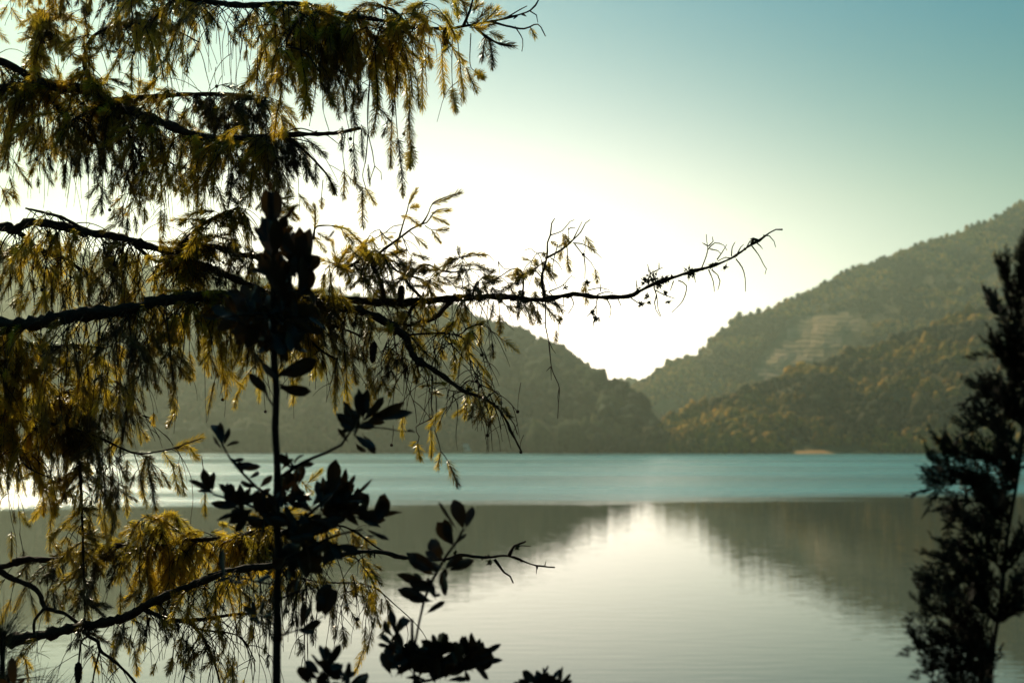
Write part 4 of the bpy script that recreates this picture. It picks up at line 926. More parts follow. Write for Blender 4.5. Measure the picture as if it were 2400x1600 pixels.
T5 = [(*Z4(1000, 1100), 9, 20), (*Z4(960, 1020), 10, 20), (*Z4(1180, 1250), 5, 10), (*Z4(1050, 1190), 6, 10), (*Z4(1390, 1385), 6, 10), (*Z4(930, 960), 10, 16)]
link('lichen', tufts(T5, 'b5').mesh('lichen', M_LICHEN, TR0, False), BR['b5'][0], kind='stuff')
T8 = [(*Z7(1220, 780), 7, 12), (*Z7(1430, 830), 5, 10), (*Z7(1600, 740), 5, 9), (*Z6(420, 1225), 7, 12), (*Z6(300, 1240), 6, 10), (*Z7(700, 780), 6, 8), (*Z6(900, 1070), 8, 10)]
link('lichen', tufts(T8, 'b8').mesh('lichen', M_LICHEN, TR0, False), BR['b8'][0], kind='stuff')

# ---- build: the 300 twigs and 300 shoots that show largest one by one, the rest joined
def in_frame(q): return -10 < q[0] < 2410 and -10 < q[1] < 1610
TWIGS.sort(key=lambda t: -(len(t[1]) if in_frame(px(t[1][len(t[1]) // 2])) else 0))
rest = MB()
for i, (k, pts, r0, r1) in enumerate(TWIGS):
    r = rough_radii(len(pts), r0, r1, 1.0, .2)
    if i < 290:
        mb = MB(); tube(mb, pts, r, 4); link('twig', mb.mesh('twig', M_TWIG, TR0), BR[k][0])
    else: tube(rest, pts, r, 3)
link('fine_twigs', rest.mesh('fine_twigs', M_TWIG, TR0), spruce, kind='stuff')
def shoot_matrix(p, d, ls, ws, roll):
    y = d; ref = Vector((0, 0, 1)) if abs(d.z) < .9 else Vector((1, 0, 0))
    x = y.cross(ref).normalized(); z = x.cross(y)
    c, s = math.cos(roll), math.sin(roll)
    x2 = x * c + z * s; z2 = z * c - x * s
    return Matrix(((x2.x * ws, y.x * ls, z2.x * ws, p.x), (x2.y * ws, y.y * ls, z2.y * ws, p.y), (x2.z * ws, y.z * ls, z2.z * ws, p.z), (0, 0, 0, 1)))
SHOOTS.sort(key=lambda s: -(SHL[s[1] // 3] * s[4] * s[5] if in_frame(px(s[2])) else 0))
rv = []; rf = []; rm = []; nn = 0
for i, (k, v, p, d, ls, ws, roll) in enumerate(SHOOTS):
    M = shoot_matrix(p - TR0, d, ls, ws, roll)
    if i < 290:
        o = bpy.data.objects.new('shoot', SH[v][1]); COL.objects.link(o); o.parent = BR[k][0]
        o.matrix_local = M
    else:
        A = np.array(M, dtype=np.float32); Vv = SH[v][2]
        rv.append(Vv @ A[:3, :3].T + A[:3, 3]); rf.append(SH[v][3] + nn); nn += len(Vv)
        mm = np.zeros(len(SH[v][3]), dtype=np.int32); mm[:SH[v][4]] = 1; rm.append(mm)
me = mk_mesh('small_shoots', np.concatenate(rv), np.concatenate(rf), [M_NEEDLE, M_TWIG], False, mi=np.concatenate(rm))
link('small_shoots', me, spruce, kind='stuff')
print('SHOOTS', len(SHOOTS), 'TWIGS', len(TWIGS), 'tris', len(me.polygons))

# ------------------------------------------------------------------ broadleaf plants in front
def leaf_mesh(kind):
    """obovate leaf along +Y, length 1, folded along the midrib, arched; two faces thick at the rim"""
    r = random.Random(kind + 90); V = []; F = []
    n = 7; arch = r.uniform(-.12, .2); fold = r.uniform(.03, .12); wid = (.17, .20, .155, .225)[kind % 4]
    top = []
    for i in range(n):
        t = i / (n - 1)
        w = wid * math.sin(math.pi * min(1, (t * .93 + .02)) ** 1.25) ** .8 + .012
        if i == n - 1: w = .01
        z = arch * math.sin(math.pi * t * .9) - .06 * t * t
        wv = .018 * math.sin(i * 2.1 + kind)
        V += [(-w, t, z + fold * w * 3 + wv), (-w * .5, t, z + fold * w * 1.2), (0, t, z), (w * .5, t, z + fold * w * 1.2), (w, t, z + fold * w * 3 - wv)]
    for i in range(n - 1):
        for j in range(4):
            a = i * 5 + j; F += [(a, a + 1, a + 6), (a, a + 6, a + 5)]
    # petiole
    i0 = len(V)
    for z, w in ((-.14, .014), (0.02, .012)):
        V += [(w, z, -.004), (0, z, w), (-w, z, -.004)]
    for j in range(3): F += [(i0 + j, i0 + (j + 1) % 3, i0 + 3 + (j + 1) % 3), (i0 + j, i0 + 3 + (j + 1) % 3, i0 + 3 + j)]
    return mk_mesh('leaf', V, F, M_LEAF, True)
LEAF = [leaf_mesh(k) for k in range(8)]
def new_plant(name, base, label, cat):
    o = bpy.data.objects.new(name, None); COL.objects.link(o); o.location = base; o['label'] = label; o['category'] = cat
    return o
class Plant:
    def __init__(s, root, depth, mat_): s.root = root; s.d = depth; s.m = mat_; s.base = root.location.copy()
    def stem(s, pts, r0, r1, name='branch', dd=0.0, parent=None, extra=None, sides=8):
        n = len(pts); mpp = s.d / FPX
        Wp = [P(x, y, s.d + dd * j / max(1, n - 1)) for j, (x, y) in enumerate(pts)]
        if extra: Wp = extra + Wp
        c = catmull(Wp, .02); mb = MB(); tube(mb, c, rough_radii(len(c), r0 * mpp, r1 * mpp, 1, .12), sides, .05)
        return link(name, mb.mesh(name, s.m, s.base), parent or s.root)
    def leaf(s, x0, y0, x1, y1, w=1.0, dd=None, parent=None, face=None):
        dd = rnd.uniform(-.03, .03) if dd is None else dd
        p = P(x0, y0, s.d + dd); q = P(x1, y1, s.d + dd + rnd.uniform(-.025, .025))
        y = (q - p); L = y.length * .92; y.normalize(); w *= .84
        toc = (CAM - p).normalized()
        z = (toc - y * toc.dot(y)).normalized(); x = y.cross(z)
        a = rnd.gauss(0, .55) if face is None else face
        x2 = x * math.cos(a) + z * math.sin(a); z2 = z * math.cos(a) - x * math.sin(a)
        if rnd.random() < .5: x2, z2 = -x2, -z2
        M = Matrix(((x2.x * L * w, y.x * L, z2.x * L, p.x - s.base.x), (x2.y * L * w, y.y * L, z2.y * L, p.y - s.base.y), (x2.z * L * w, y.z * L, z2.z * L, p.z - s.base.z), (0, 0, 0, 1)))
        o = bpy.data.objects.new('leaf', LEAF[rnd.randrange(8)]); COL.objects.link(o); o.parent = parent or s.root; o.matrix_local = M
    def whorl(s, x, y, ax, n, l0, l1, parent=None, spread=75, w=1.0):
        """leaves round a shoot tip; ax: direction in degrees, 90 is up"""
        for i in range(max(3, int(n * 1.25))):
            a = math.radians(ax + rnd.uniform(-spread, spread)); L = rnd.uniform(l0, l1) * .86
            bx, by = x + rnd.uniform(-22, 22), y + rnd.uniform(-20, 20)
            s.leaf(bx, by, bx + math.cos(a) * L, by - math.sin(a) * L, w * rnd.uniform(.85, 1.2), parent=parent)

SD = 2.35
g = P(650, 1600, SD); gb = Vector((g.x + .02, g.y, bank_z(g.x, g.y)))
sap = Plant(new_plant('broadleaf_sapling', gb, 'slim dark sapling with a straight bare stem and oval leaves before the spruce', 'sapling'), SD, M_STEM)
st = sap.stem([(648, 1600), (652, 1500), (649, 1400), (653, 1300), (648, 1200), (650, 1100), (645, 1000), (648, 920), (643, 860), (641, 760), (640, 640), (636, 540), (634, 450)], 17.5, 7, 'stem', extra=[gb + Vector((0, 0, -.15)), gb + Vector((-.01, 0, .5))], sides=10)
def B(pts, r0=4, r1=2, dd=0.0): return sap.stem(pts, r0, r1, 'branch', dd)
# crown
b = B([(640, 700), (664, 640), (690, 600), (700, 555)]); 
for a in [(668, 516, 694, 482, .9), (700, 640, 705, 520, 1.1), (715, 640, 728, 525, 1.0), (690, 650, 688, 530, 1.1), (768, 560, 786, 537, .9), (690, 620, 660, 540, 1.2), (700, 700, 735, 620, 1.2), (672, 700, 660, 600, 1.3), (705, 690, 714, 590, 1.0)]: sap.leaf(*a, parent=b)
sap.whorl(698, 640, 80, 8, 60, 95, b, 60); sap.whorl(700, 690, -20, 6, 50, 80, b, 90)
for a in [(630, 520, 622, 435, 1.3), (640, 530, 648, 440, 1.3), (634, 600, 618, 500, 1.2), (645, 600, 650, 505, 1.3), (640, 680, 622, 570, 1.3), (650, 690, 654, 580, 1.2), (632, 450, 634, 424, 1.6), (626, 560, 606, 500, 1.1), (655, 560, 670, 500, 1.0)]: sap.leaf(*a, parent=st)
b = B([(642, 740), (600, 735), (550, 740), (520, 745)], 4, 2, -.05)
for a in [(520, 745, 466, 738, .8), (545, 742, 490, 712, 1.1), (560, 742, 505, 775, 1.2), (580, 740, 540, 690, 1.2), (585, 742, 550, 800, 1.3), (600, 740, 575, 825, 1.2), (610, 745, 600, 690, 1.1), (620, 750, 620, 830, 1.3), (560, 735, 520, 690, 1.0), (600, 735, 560, 660, 1.0)]: sap.leaf(*a, parent=b)
sap.whorl(610, 740, 230, 8, 55, 90, b, 70); sap.whorl(575, 750, 190, 6, 50, 80, b, 80)
b = B([(642, 760), (680, 740), (710, 745), (730, 760)], 4, 2, .04)
sap.whorl(690, 745, -60, 9, 55, 90, b, 80); sap.whorl(665, 720, 60, 7, 55, 85, b, 70)
b = B([(640, 720), (665, 760), (672, 800)], 4, 2); sap.whorl(668, 770, 270, 7, 50, 85, b, 60); sap.whorl(640, 770, 250, 6, 50, 85, b, 70)
sap.whorl(640, 640, 90, 9, 45, 70, st, 100); sap.whorl(650, 720, 60, 9, 45, 70, st, 120); sap.whorl(600, 715, 140, 8, 45, 70, st, 100); sap.whorl(640, 560, 90, 6, 40, 62, st, 80); sap.whorl(690, 600, 80, 6, 40, 62, st, 90); sap.whorl(640, 790, 260, 8, 45, 65, st, 90)
# leaves under the crown
b = B([(645, 900), (655, 880), (670, 870)], 3, 2)
for a in [(657, 908, 735, 920, 1.5), (660, 880, 752, 840, 1.2), (668, 885, 735, 868, .6), (655, 900, 700, 925, 1.3), (662, 870, 720, 850, 1.0), (650, 880, 690, 860, 1.0), (655, 895, 610, 850, .9)]: sap.leaf(*a, parent=b)
b = B([(646, 960), (630, 935), (620, 915)], 2.5, 1.5); sap.leaf(622, 920, 580, 870, 1.2, parent=b, face=.1); sap.leaf(628, 930, 600, 880, .8, parent=b)
# right branch with two leaf tufts
b = B([(650, 1125), (690, 1095), (735, 1072), (765, 1060), (800, 1042), (822, 1010), (838, 970)], 5, 2.5, -.1)
for a in [(853, 1022, 882, 1066, 1.5), (835, 1040, 858, 1062, 1.3), (838, 990, 802, 950, 1.1), (840, 985, 842, 905, 1.0), (850, 980, 862, 905, .8), (852, 985, 905, 925, .9), (870, 975, 955, 938, .7), (880, 985, 975, 962, 1.0), (838, 1000, 885, 985, 1.2), (830, 1010, 795, 990, 1.2), (835, 1000, 880, 1000, 1.0), (815, 1035, 790, 1000, 1.1), (850, 1000, 920, 955, .8)]: sap.leaf(*a, parent=b)
sap.whorl(842, 985, 80, 7, 55, 90, b, 80); sap.whorl(815, 1030, 20, 4, 40, 70, b, 60)
b2 = B([(850, 1000), (900, 1003), (940, 1010), (965, 1011)], 1.8, 1.2, -.02); sap.leaf(952, 1010, 978, 1012, 1.0, parent=b2)
b = B([(690, 1095), (675, 1075), (670, 1060)], 3, 2)
for a in [(672, 1080, 660, 1062, 1.1), (690, 1095, 715, 1062, .5), (700, 1092, 740, 1085, .9), (680, 1095, 650, 1060, 1.2), (670, 1090, 700, 1100, 1.0), (660, 1100, 690, 1070, 1.0)]: sap.leaf(*a, parent=b)
# left tuft
b = B([(648, 1170), (600, 1140), (565, 1105), (540, 1075), (520, 1040)], 4, 2, -.06)
for a in [(520, 1040, 495, 990, 1.2), (522, 1040, 515, 985, 1.1), (525, 1040, 540, 1000, .8), (530, 1045, 565, 1035, .7), (518, 1050, 500, 1020, 1.2), (545, 1080, 575, 1075, 1.3), (550, 1085, 600, 1095, .9), (555, 1095, 615, 1093, .8), (560, 1100, 540, 1072, 1.1), (570, 1110, 560, 1080, 1.2), (585, 1120, 610, 1105, .9), (600, 1140, 560, 1128, 1.2), (610, 1140, 640, 1110, 1.2)]: sap.leaf(*a, parent=b)
b = B([(648, 1210), (600, 1190), (550, 1172), (500, 1158)], 4, 2, .04)
for a in [(495, 1150, 440, 1122, .9), (492, 1150, 475, 1095, 1.4), (498, 1150, 500, 1100, 1.2), (500, 1155, 460, 1150, .9), (540, 1170, 512, 1130, 1.3), (545, 1175, 540, 1130, 1.2), (560, 1180, 590, 1140, 1.0), (560, 1190, 490, 1180, .8), (580, 1195, 500, 1220, .6), (590, 1195, 530, 1230, 1.0), (570, 1185, 560, 1130, 1.4), (600, 1200, 610, 1140, 1.2), (610, 1205, 620, 1150, 1.0)]: sap.leaf(*a, parent=b)
sap.whorl(560, 1180, 100, 8, 50, 80, b, 80, 1.1); sap.whorl(600, 1195, 230, 6, 45, 75, b, 60)
# middle mass
b = B([(650, 1260), (690, 1230), (730, 1200), (770, 1165), (790, 1140)], 5, 2.5, .06)
for a in [(775, 1155, 786, 1070, 1.5), (805, 1160, 814, 1090, .7), (812, 1150, 835, 1108, .6), (820, 1170, 878, 1118, .4), (850, 1215, 862, 1148, 1.0), (870, 1225, 905, 1150, 1.5), (880, 1225, 905, 1165, 1.4), (865, 1230, 950, 1198, .4), (780, 1190, 750, 1110, 1.0), (760, 1180, 738, 1120, 1.2), (820, 1200, 850, 1150, 1.0), (790, 1180, 800, 1110, 1.2)]: sap.leaf(*a, parent=b)
sap.whorl(780, 1180, 80, 10, 55, 90, b, 80, 1.15); sap.whorl(740, 1200, 60, 8, 55, 85, b, 90, 1.15); sap.whorl(830, 1215, 60, 8, 50, 85, b, 90, 1.1)
b = B([(652, 1320), (700, 1295), (750, 1270), (800, 1250), (850, 1240)], 5, 2.5, -.05)
sap.whorl(730, 1260, 200, 10, 55, 90, b, 100, 1.2); sap.whorl(700, 1250, 90, 9, 55, 90, b, 90, 1.15); sap.whorl(680, 1150, 60, 9, 45, 70, b, 110, 1.1); sap.whorl(800, 1220, 120, 8, 45, 70, b, 110, 1.1); sap.whorl(690, 1310, 240, 8, 45, 70, b, 100, 1.1); sap.whorl(770, 1260, 270, 7, 50, 85, b, 80, 1.1)
for a in [(860, 1240, 920, 1268, .6), (850, 1240, 880, 1255, .8), (720, 1280, 715, 1350, 1.2), (700, 1290, 690, 1340, 1.2), (750, 1280, 745, 1330, 1.2)]: sap.leaf(*a, parent=b)
b = B([(652, 1250), (630, 1215), (615, 1190)], 3, 2); sap.whorl(630, 1220, 120, 6, 50, 80, b, 60); sap.whorl(668, 1190, 90, 7, 50, 85, b, 80)
b = B([(648, 1370), (600, 1362), (560, 1352), (525, 1345)], 3, 2, .06)
for a in [(525, 1350, 520, 1278, 1.5), (530, 1352, 575, 1368, .9), (560, 1355, 545, 1375, 1.0), (545, 1350, 500, 1362, .9), (525, 1355, 505, 1340, 1.0), (590, 1360, 575, 1330, 1.2), (600, 1362, 640, 1350, 1.2)]: sap.leaf(*a, parent=b)
b = B([(648, 1470), (620, 1445), (600, 1438)], 2.5, 1.8, .03)
for a in [(605, 1440, 570, 1420, 1.0), (605, 1442, 622, 1400, 1.0), (608, 1445, 580, 1450, 1.0), (600, 1440, 590, 1405, 1.2), (612, 1445, 640, 1440, 1.0), (600, 1445, 610, 1465, .9)]: sap.leaf(*a, parent=b)
b = B([(652, 1405), (700, 1385), (730, 1378), (755, 1395)], 3, 2, -.04)
for a in [(762, 1440, 768, 1366, 2.0), (770, 1435, 790, 1375, 1.2), (778, 1415, 830, 1408, 1.2), (755, 1390, 745, 1440, 1.3), (745, 1385, 780, 1370, 1.2), (695, 1355, 668, 1395, 1.2), (700, 1350, 690, 1390, 1.0)]: sap.leaf(*a, parent=b)
b = B([(652, 1490), (690, 1478), (720, 1468), (757, 1443)], 2, 1.3, .03)
for a in [(705, 1470, 735, 1395, 1.1), (705, 1472, 715, 1400, 1.0), (702, 1474, 692, 1432, 1.1), (703, 1478, 758, 1452, 1.2), (705, 1480, 740, 1482, 1.0), (700, 1478, 690, 1470, 1.0)]: sap.leaf(*a, parent=b)

SD2 = 2.25
g = P(975, 1600, SD2); gb = Vector((g.x, g.y + .05, bank_z(g.x, g.y)))
sh = Plant(new_plant('broadleaf_shrub', gb, 'dark leafy shrub whose tall shoot crosses the lowest bare spruce bough', 'shrub'), SD2, M_STEM)
st = sh.stem([(972, 1620), (962, 1560), (971, 1517), (983, 1455), (994, 1406), (1010, 1365), (1032, 1325), (1050, 1296), (1071, 1268), (1085, 1240)], 7, 3, 'stem', extra=[gb + Vector((0, 0, -.1)), gb + Vector((.01, 0, .45))])
for a in [(1085, 1235, 1062, 1164, 1.7), (1070, 1240, 1022, 1166, .35), (1092, 1235, 1108, 1180, 1.3), (1080, 1220, 1086, 1180, 1.0), (1062, 1275, 1022, 1218, 1.4), (1055, 1270, 1040, 1212, 1.3), (1075, 1262, 1094, 1250, .8), (1060, 1280, 1095, 1252, .4), (1035, 1310, 1008, 1258, 1.4), (1030, 1315, 995, 1290, 1.2), (1040, 1300, 1020, 1275, 1.2), (1035, 1330, 945, 1292, 1.1), (1025, 1340, 960, 1290, 1.0), (1020, 1345, 960, 1300, 1.2), (1010, 1370, 926, 1340, 1.0), (1005, 1405, 925, 1378, .95), (1008, 1408, 950, 1402, 1.0), (1015, 1385, 950, 1360, 1.1), (1000, 1380, 970, 1340, 1.2), (1040, 1340, 1050, 1385, 1.4), (1035, 1350, 1045, 1400, 1.1), (1045, 1330, 1090, 1300, 1.0), (1050, 1330, 1095, 1315, .8), (1055, 1335, 1120, 1310, .9), (1030, 1370, 1048, 1330, 1.4), (1000, 1436, 1050, 1408, .9), (1012, 1396, 1035, 1392, 1.2), (1020, 1400, 1000, 1350, 1.3)]: sh.leaf(*a, parent=st)
def C(pts, r0=4, r1=2, dd=0.0): return sh.stem(pts, r0, r1, 'branch', dd)
b = C([(970, 1540), (945, 1515), (930, 1490), (925, 1470)], 4, 2, -.05)
for a in [(925, 1480, 915, 1426, 1.0), (930, 1485, 950, 1440, 1.5), (935, 1480, 965, 1450, 1.4), (920, 1490, 898, 1450, 1.1), (915, 1515, 882, 1508, 1.2), (920, 1510, 890, 1485, .9), (925, 1500, 900, 1540, 1.1), (905, 1500, 880, 1490, .3)]: sh.leaf(*a, parent=b)
b = C([(968, 1560), (1000, 1530), (1025, 1505)], 4, 2, .05)
for a in [(1025, 1520, 1012, 1482, 1.2), (1030, 1520, 1052, 1480, 1.3), (1035, 1520, 1062, 1500, 1.3), (1020, 1525, 1000, 1500, 1.1), (1040, 1530, 1075, 1500, 1.0)]: sh.leaf(*a, parent=b)
sh.whorl(1010, 1540, 90, 12, 45, 75, b, 100, 1.2); sh.whorl(960, 1560, 100, 14, 50, 85, b, 100, 1.2); sh.whorl(930, 1560, 110, 8, 45, 75, b, 90, 1.1)
b = C([(968, 1600), (1020, 1590), (1060, 1575), (1100, 1550), (1120, 1535)], 4, 2, -.06)
for a in [(1100, 1550, 1088, 1485, 1.1), (1110, 1545, 1100, 1480, .9), (1115, 1545, 1125, 1490, 1.1), (1120, 1540, 1180, 1505, .6), (1125, 1550, 1185, 1548, .9), (1120, 1555, 1145, 1595, 1.3), (1085, 1550, 1062, 1500, 1.3), (1080, 1560, 1070, 1510, 1.3), (1090, 1560, 1050, 1540, 1.2), (1130, 1560, 1160, 1540, 1.1), (1110, 1560, 1130, 1580, 1.2), (1090, 1570, 1100, 1600, 1.1)]: sh.leaf(*a, parent=b)
sh.whorl(1100, 1550, 80, 14, 45, 75, b, 100, 1.2); sh.whorl(1040, 1575, 90, 8, 45, 75, b, 90, 1.1); sh.whorl(1000, 1590, 90, 8, 45, 75, b, 90, 1.1)

g = P(775, 1600, 2.15); gb = Vector((g.x, g.y, bank_z(g.x, g.y)))
s3 = Plant(new_plant('broadleaf_shrub', gb, 'small dark shrub tip at the foot of the slim sapling, right beside its stem', 'shrub'), 2.15, M_STEM)
st = s3.stem([(780, 1640), (770, 1590), (765, 1560), (775, 1530)], 5, 2.5, 'stem', extra=[gb + Vector((0, 0, -.1)), gb + Vector((0, .01, .4))])
for a in [(765, 1560, 745, 1508, 1.0), (770, 1560, 800, 1500, 1.0), (775, 1555, 760, 1510, 1.0), (720, 1600, 700, 1555, 1.4), (725, 1600, 715, 1560, 1.2), (760, 1570, 725, 1525, .4), (780, 1580, 805, 1552, .8), (800, 1600, 820, 1560, 1.3), (850, 1605, 862, 1572, 1.5), (830, 1600, 868, 1585, 1.0), (770, 1560, 790, 1530, 1.2), (790, 1590, 760, 1560, 1.2)]: s3.leaf(*a, parent=st)
s3.whorl(760, 1590, 90, 10, 45, 70, st, 90, 1.2); s3.whorl(810, 1605, 90, 8, 40, 60, st, 80, 1.2)

g = P(1260, 1640, 2.2); gb = Vector((g.x, g.y, bank_z(g.x, g.y)))
s4 = Plant(new_plant('broadleaf_shrub', gb, 'lone low shrub tip showing over the bright water, apart from the other shrubs', 'shrub'), 2.2, M_STEM)
st = s4.stem([(1255, 1660), (1262, 1620), (1268, 1590)], 4, 2, 'stem', extra=[gb + Vector((0, 0, -.1)), gb + Vector((0, .01, .35))])
for a in [(1300, 1602, 1322, 1556, 1.4), (1290, 1600, 1312, 1560, 1.1), (1282, 1598, 1272, 1560, .8), (1275, 1580, 1286, 1556, .7), (1250, 1600, 1220, 1567, 1.3), (1255, 1600, 1240, 1572, 1.2), (1260, 1600, 1255, 1578, 1.1), (1310, 1605, 1342, 1575, .7), (1305, 1610, 1345, 1592, .6), (1240, 1615, 1198, 1596, 1.0), (1270, 1605, 1262, 1570, 1.1)]: s4.leaf(*a, parent=st)
s4.whorl(1265, 1612, 90, 8, 40, 60, st, 90, 1.2); s4.whorl(1300, 1615, 80, 6, 40, 60, st, 80, 1.2)

g = P(28, 1640, 2.4); gb = Vector((g.x, g.y, bank_z(g.x, g.y)))
s5 = Plant(new_plant('broadleaf_seedling', gb, 'single dark pointed leaf rising in front of the long pine needles', 'seedling'), 2.4, M_STEM)
st = s5.stem([(38, 1680), (36, 1640), (34, 1610)], 3, 2, 'stem', extra=[gb + Vector((0, 0, -.1)), gb + Vector((0, .01, .3))])
for a in [(34, 1612, 26, 1530, 1.0), (36, 1615, 62, 1585, .8), (34, 1615, -10, 1590, .8), (40, 1620, 80, 1600, .7)]: s5.leaf(*a, parent=st, face=.2)

# young pine: long soft needles in tufts
g = P(-20, 1620, 3.0); gb = Vector((g.x, g.y, bank_z(g.x, g.y)))
pine = new_plant('pine_sapling', gb, 'young pine with long thin needles under the spruce boughs', 'pine')
tips = [(P(8, 1480, 3.0), Vector((.12, -.1, 1))), (P(20, 1590, 2.95), Vector((.8, -.3, .5))), (P(100, 1640, 3.05), Vector((.7, 0, .7))), (P(-40, 1560, 3.0), Vector((.3, 0, 1)))]
mb = MB(); tube(mb, catmull([gb + Vector((0, 0, -.1)), gb.lerp(tips[0][0], .6), tips[0][0]], .04), list(np.linspace(.012, .005, len(catmull([gb + Vector((0, 0, -.1)), gb.lerp(tips[0][0], .6), tips[0][0]], .04)))), 7, .08)
link('stem', mb.mesh('stem', M_STEM, gb), pine)
for p, dr in tips:
    dr.normalize()
    mb = MB(); q0 = gb.lerp(tips[0][0], .7); tube(mb, catmull([q0, q0.lerp(p, .6) + Vector((0, 0, -.01)), p], .03), list(np.linspace(.005, .003, len(catmull([q0, q0.lerp(p, .6) + Vector((0, 0, -.01)), p], .03)))), 5)
    br = link('branch', mb.mesh('branch', M_STEM, gb), pine)
    nb = MB()
    for k in range(120):
        v = Vector((rnd.gauss(0, 1), rnd.gauss(0, 1), rnd.gauss(0, 1))).normalized()
        d = (dr * rnd.uniform(.5, 1.6) + v * .9).normalized(); b0 = p - dr * rnd.uniform(0, .06); L = rnd.uniform(.06, .12)
        tube(nb, [b0, b0 + d * L * .6 + Vector((0, 0, -.002)), b0 + d * L + Vector((0, 0, -.008))], [.0007, .0006, .0002], 3)
    link('needles', nb.mesh('needles', M_PINE, gb), br, kind='stuff')

# ------------------------------------------------------------------ cypress, nearest to the camera
CD = 1.95
def Z8(x, y): return (1900 + x * .7656, 400 + y * .7656)
g = P(2318, 1640, CD); gb = Vector((g.x, g.y, bank_z(g.x, g.y)))
cyp = new_plant('cypress_tree', gb, 'blurred dark cypress with feathery sprays standing close to the camera', 'tree')
CT = [(2318, 1640), (2322, 1590), (2330, 1500), (2345, 1418), (2352, 1340), (2360, 1265), (2374, 1180), (2388, 1100), (2398, 1000), (2404, 880), (2406, 760), (2404, 660), (2400, 560)]
Wp = [gb + Vector((0, 0, -.15)), gb.lerp(P(*CT[0], CD), .6)] + [P(x, y, CD) for x, y in CT]
c = catmull(Wp, .02); mb = MB(); tube(mb, c, rough_radii(len(c), 16 * CD / FPX, 3 * CD / FPX, 1, .1), 9, .06)
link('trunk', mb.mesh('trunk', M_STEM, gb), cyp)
TC = [px(p) for p in c]
def spray_mesh(seed, small=False):
    """flattened plume: a main twig with short scaly side twiglets"""
    r = random.Random(seed); V = []; F = []
    def spike(p, d, L, w):
        d = d.normalized(); a = d.cross(Vector((.2, .3, .9))).normalized(); bq = d.cross(a)
        i0 = len(V); m = p + d * L * .45
        V.extend([tuple(p), tuple(m + a * w), tuple(m + bq * w), tuple(m - a * w), tuple(m - bq * w), tuple(p + d * L)])
        for j in range(4):
            j2 = (j + 1) % 4
            F.append((i0, i0 + 1 + j2, i0 + 1 + j)); F.append((i0 + 5, i0 + 1 + j, i0 + 1 + j2))
    L = .06
    n = 9
    for i in range(n):
        t = i / n; p = Vector((0, L * t, .004 * math.sin(t * 4)))
        spike(p, Vector((0, 1, r.uniform(-.1, .1))), L / n * 1.6, .0016)
        for s in (-1, 1):
            a = math.radians(r.uniform(30, 50)); d = Vector((s * math.sin(a), math.cos(a), r.uniform(-.45, .45)))
            l2 = .024 * (1 - .55 * t) * r.uniform(.6, 1.15)
            spike(p, d, l2, .0017)
            if r.random() < .8:
                e = p + d.normalized() * l2 * .4; spike(e, d + Vector((s * .3, .5, r.uniform(-.3, .3))), l2 * .6, .0014)
            if r.random() < .6:
                e = p + d.normalized() * l2 * .35; spike(e, d + Vector((s * .9, -.1, r.uniform(-.3, .3))), l2 * .45, .0013)
    spike(Vector((0, L, 0)), Vector((0, 1, 0)), .014, .0016)
    return mk_mesh('spray', V, F, M_CYP, False)
SPR = [spray_mesh(300 + k) for k in range(5)]
NSP = [0]
def cyp_branch(pts, dens, w=1.0, dd=0.0, r0=4):
    i = min(range(len(TC)), key=lambda j: (TC[j][0] - pts[0][0]) ** 2 + (TC[j][1] - pts[0][1]) ** 2)
    p0 = pts[0]; pts = [(p0[0] + (q[0] - p0[0]) * .9, q[1]) for q in pts]
    n = len(pts); pts = pts[:-1] + [(pts[-2][0] + (pts[-1][0] - pts[-2][0]) * .7, pts[-2][1] + (pts[-1][1] - pts[-2][1]) * .7)]
    Wq = [P(x, y, CD + dd * j / (n - 1)) for j, (x, y) in enumerate(pts)]
    Wq[0] = c[i]
    cc = catmull(Wq, .012); mb = MB(); tube(mb, cc, rough_radii(len(cc), r0 * CD / FPX, 1.3 * CD / FPX), 5, .06)
    br = link('branch', mb.mesh('branch', M_STEM, gb), cyp)
    m = len(cc)
    for k in range(dens):
        t = .12 + .88 * (k + rnd.random()) / dens; j = min(m - 2, int(t * (m - 1)))
        dr = (cc[j + 1] - cc[j]).normalized()
        sd = Vector((rnd.uniform(-1, 1), rnd.uniform(-.8, .8), rnd.uniform(-.4, 1.0)))
        d = (dr * rnd.uniform(.5, 1.0) + sd * .7 * (1.1 - .6 * t) + Vector((.0, 0, .6))).normalized()
        s = .92 * w * rnd.uniform(.7, 1.15) * (1.1 - .3 * t)
        o = bpy.data.objects.new('spray', SPR[rnd.randrange(5)]); COL.objects.link(o); o.parent = br
        o.matrix_local = shoot_matrix(cc[j] - gb, d, s, s, rnd.random() * 6.28); NSP[0] += 1
    o = bpy.data.objects.new('spray', SPR[0]); COL.objects.link(o); o.parent = br
    o.matrix_local = shoot_matrix(cc[-2] - gb, (cc[-1] - cc[-2]).normalized(), w * .9, w * .8, rnd.random()); NSP[0] += 1
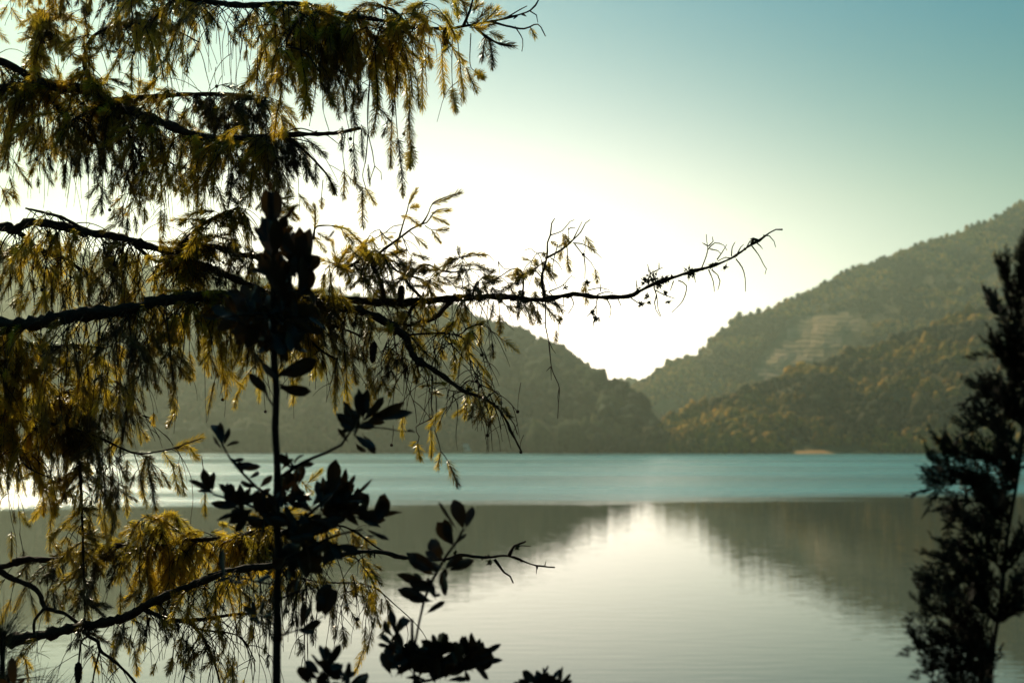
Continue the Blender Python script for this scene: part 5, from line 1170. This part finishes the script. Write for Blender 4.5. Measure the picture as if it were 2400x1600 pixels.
for p_, dn, w_ in [([(665, 420), (650, 330), (655, 230)], 12, .9), ([(665, 520), (620, 400), (585, 320), (580, 295)], 13, .9), ([(665, 560), (600, 480), (555, 430), (540, 405)], 13, .9), ([(665, 680), (610, 600), (560, 570), (515, 570)], 14, 1), ([(665, 640), (630, 560), (600, 500)], 10, .9), ([(662, 780), (600, 730), (540, 690), (475, 705)], 14, 1), ([(662, 760), (610, 640), (590, 580)], 9, .9),
                    ([(650, 880), (590, 820), (520, 780), (440, 815)], 15, 1), ([(655, 800), (600, 740), (560, 700)], 8, 1), ([(640, 960), (570, 900), (470, 880), (370, 900), (352, 930)], 18, 1), ([(635, 985), (560, 980), (470, 960), (390, 960), (345, 1005)], 18, 1), ([(625, 1060), (560, 1030), (480, 1010), (420, 1060), (398, 1110)], 16, 1), ([(620, 1080), (560, 1060), (520, 990), (530, 930)], 10, .9), ([(610, 1140), (550, 1110), (490, 1100), (450, 1130)], 14, 1),
                    ([(600, 1230), (540, 1180), (470, 1180), (400, 1220), (372, 1245)], 16, 1), ([(590, 1290), (520, 1260), (450, 1260), (400, 1300)], 14, 1), ([(575, 1380), (500, 1330), (420, 1300), (340, 1290), (320, 1300)], 17, 1), ([(570, 1420), (480, 1400), (380, 1360), (290, 1365)], 17, 1), ([(565, 1470), (470, 1470), (380, 1450), (275, 1470)], 18, 1), ([(560, 1530), (480, 1530), (400, 1520), (310, 1540)], 16, 1), ([(555, 1570), (480, 1590), (420, 1580), (350, 1600)], 14, 1), ([(570, 1400), (510, 1290), (480, 1230)], 10, 1), ([(560, 1560), (500, 1480), (440, 1400)], 12, 1),
                    ([(600, 1240), (640, 1180), (660, 1140)], 7, .9), ([(585, 1310), (630, 1280), (660, 1250)], 8, .9), ([(575, 1400), (620, 1360), (655, 1340)], 8, .9), ([(560, 1560), (530, 1500), (500, 1420)], 6, .9), ([(640, 960), (610, 900), (570, 860)], 7, .9), ([(625, 1060), (590, 1020), (560, 1000)], 6, .9)]:
    cyp_branch([Z8(*q) for q in p_], int(dn * 1.4), w_, rnd.uniform(-.12, .12))
print('SPRAYS', NSP[0])


# ------------------------------------------------------------------ air
def haze_box():
    x0, x1, y0, y1, z0, z1 = -4100, 4100, -3100, 3900, -4, 470
    v = [(i, j, k) for i in (x0, x1) for j in (y0, y1) for k in (z0, z1)]
    f = [(0, 1, 3, 2), (4, 6, 7, 5), (0, 4, 5, 1), (2, 3, 7, 6), (0, 2, 6, 4), (1, 5, 7, 3)]
    m = bpy.data.materials.new('haze'); m.use_nodes = True
    n = m.node_tree.nodes; l = m.node_tree.links; n.clear()
    o = n.new('ShaderNodeOutputMaterial'); pv = n.new('ShaderNodeVolumePrincipled')
    pv.inputs['Color'].default_value = (0.84, 0.97, 0.73, 1); pv.inputs['Density'].default_value = 0.00014; pv.inputs['Anisotropy'].default_value = 0.74
    l.new(pv.outputs[0], o.inputs['Volume'])
    link('haze', mk_mesh('haze', v, f, m, False), kind='stuff', label='thin warm haze over the whole lake valley', cat='haze')
haze_box()
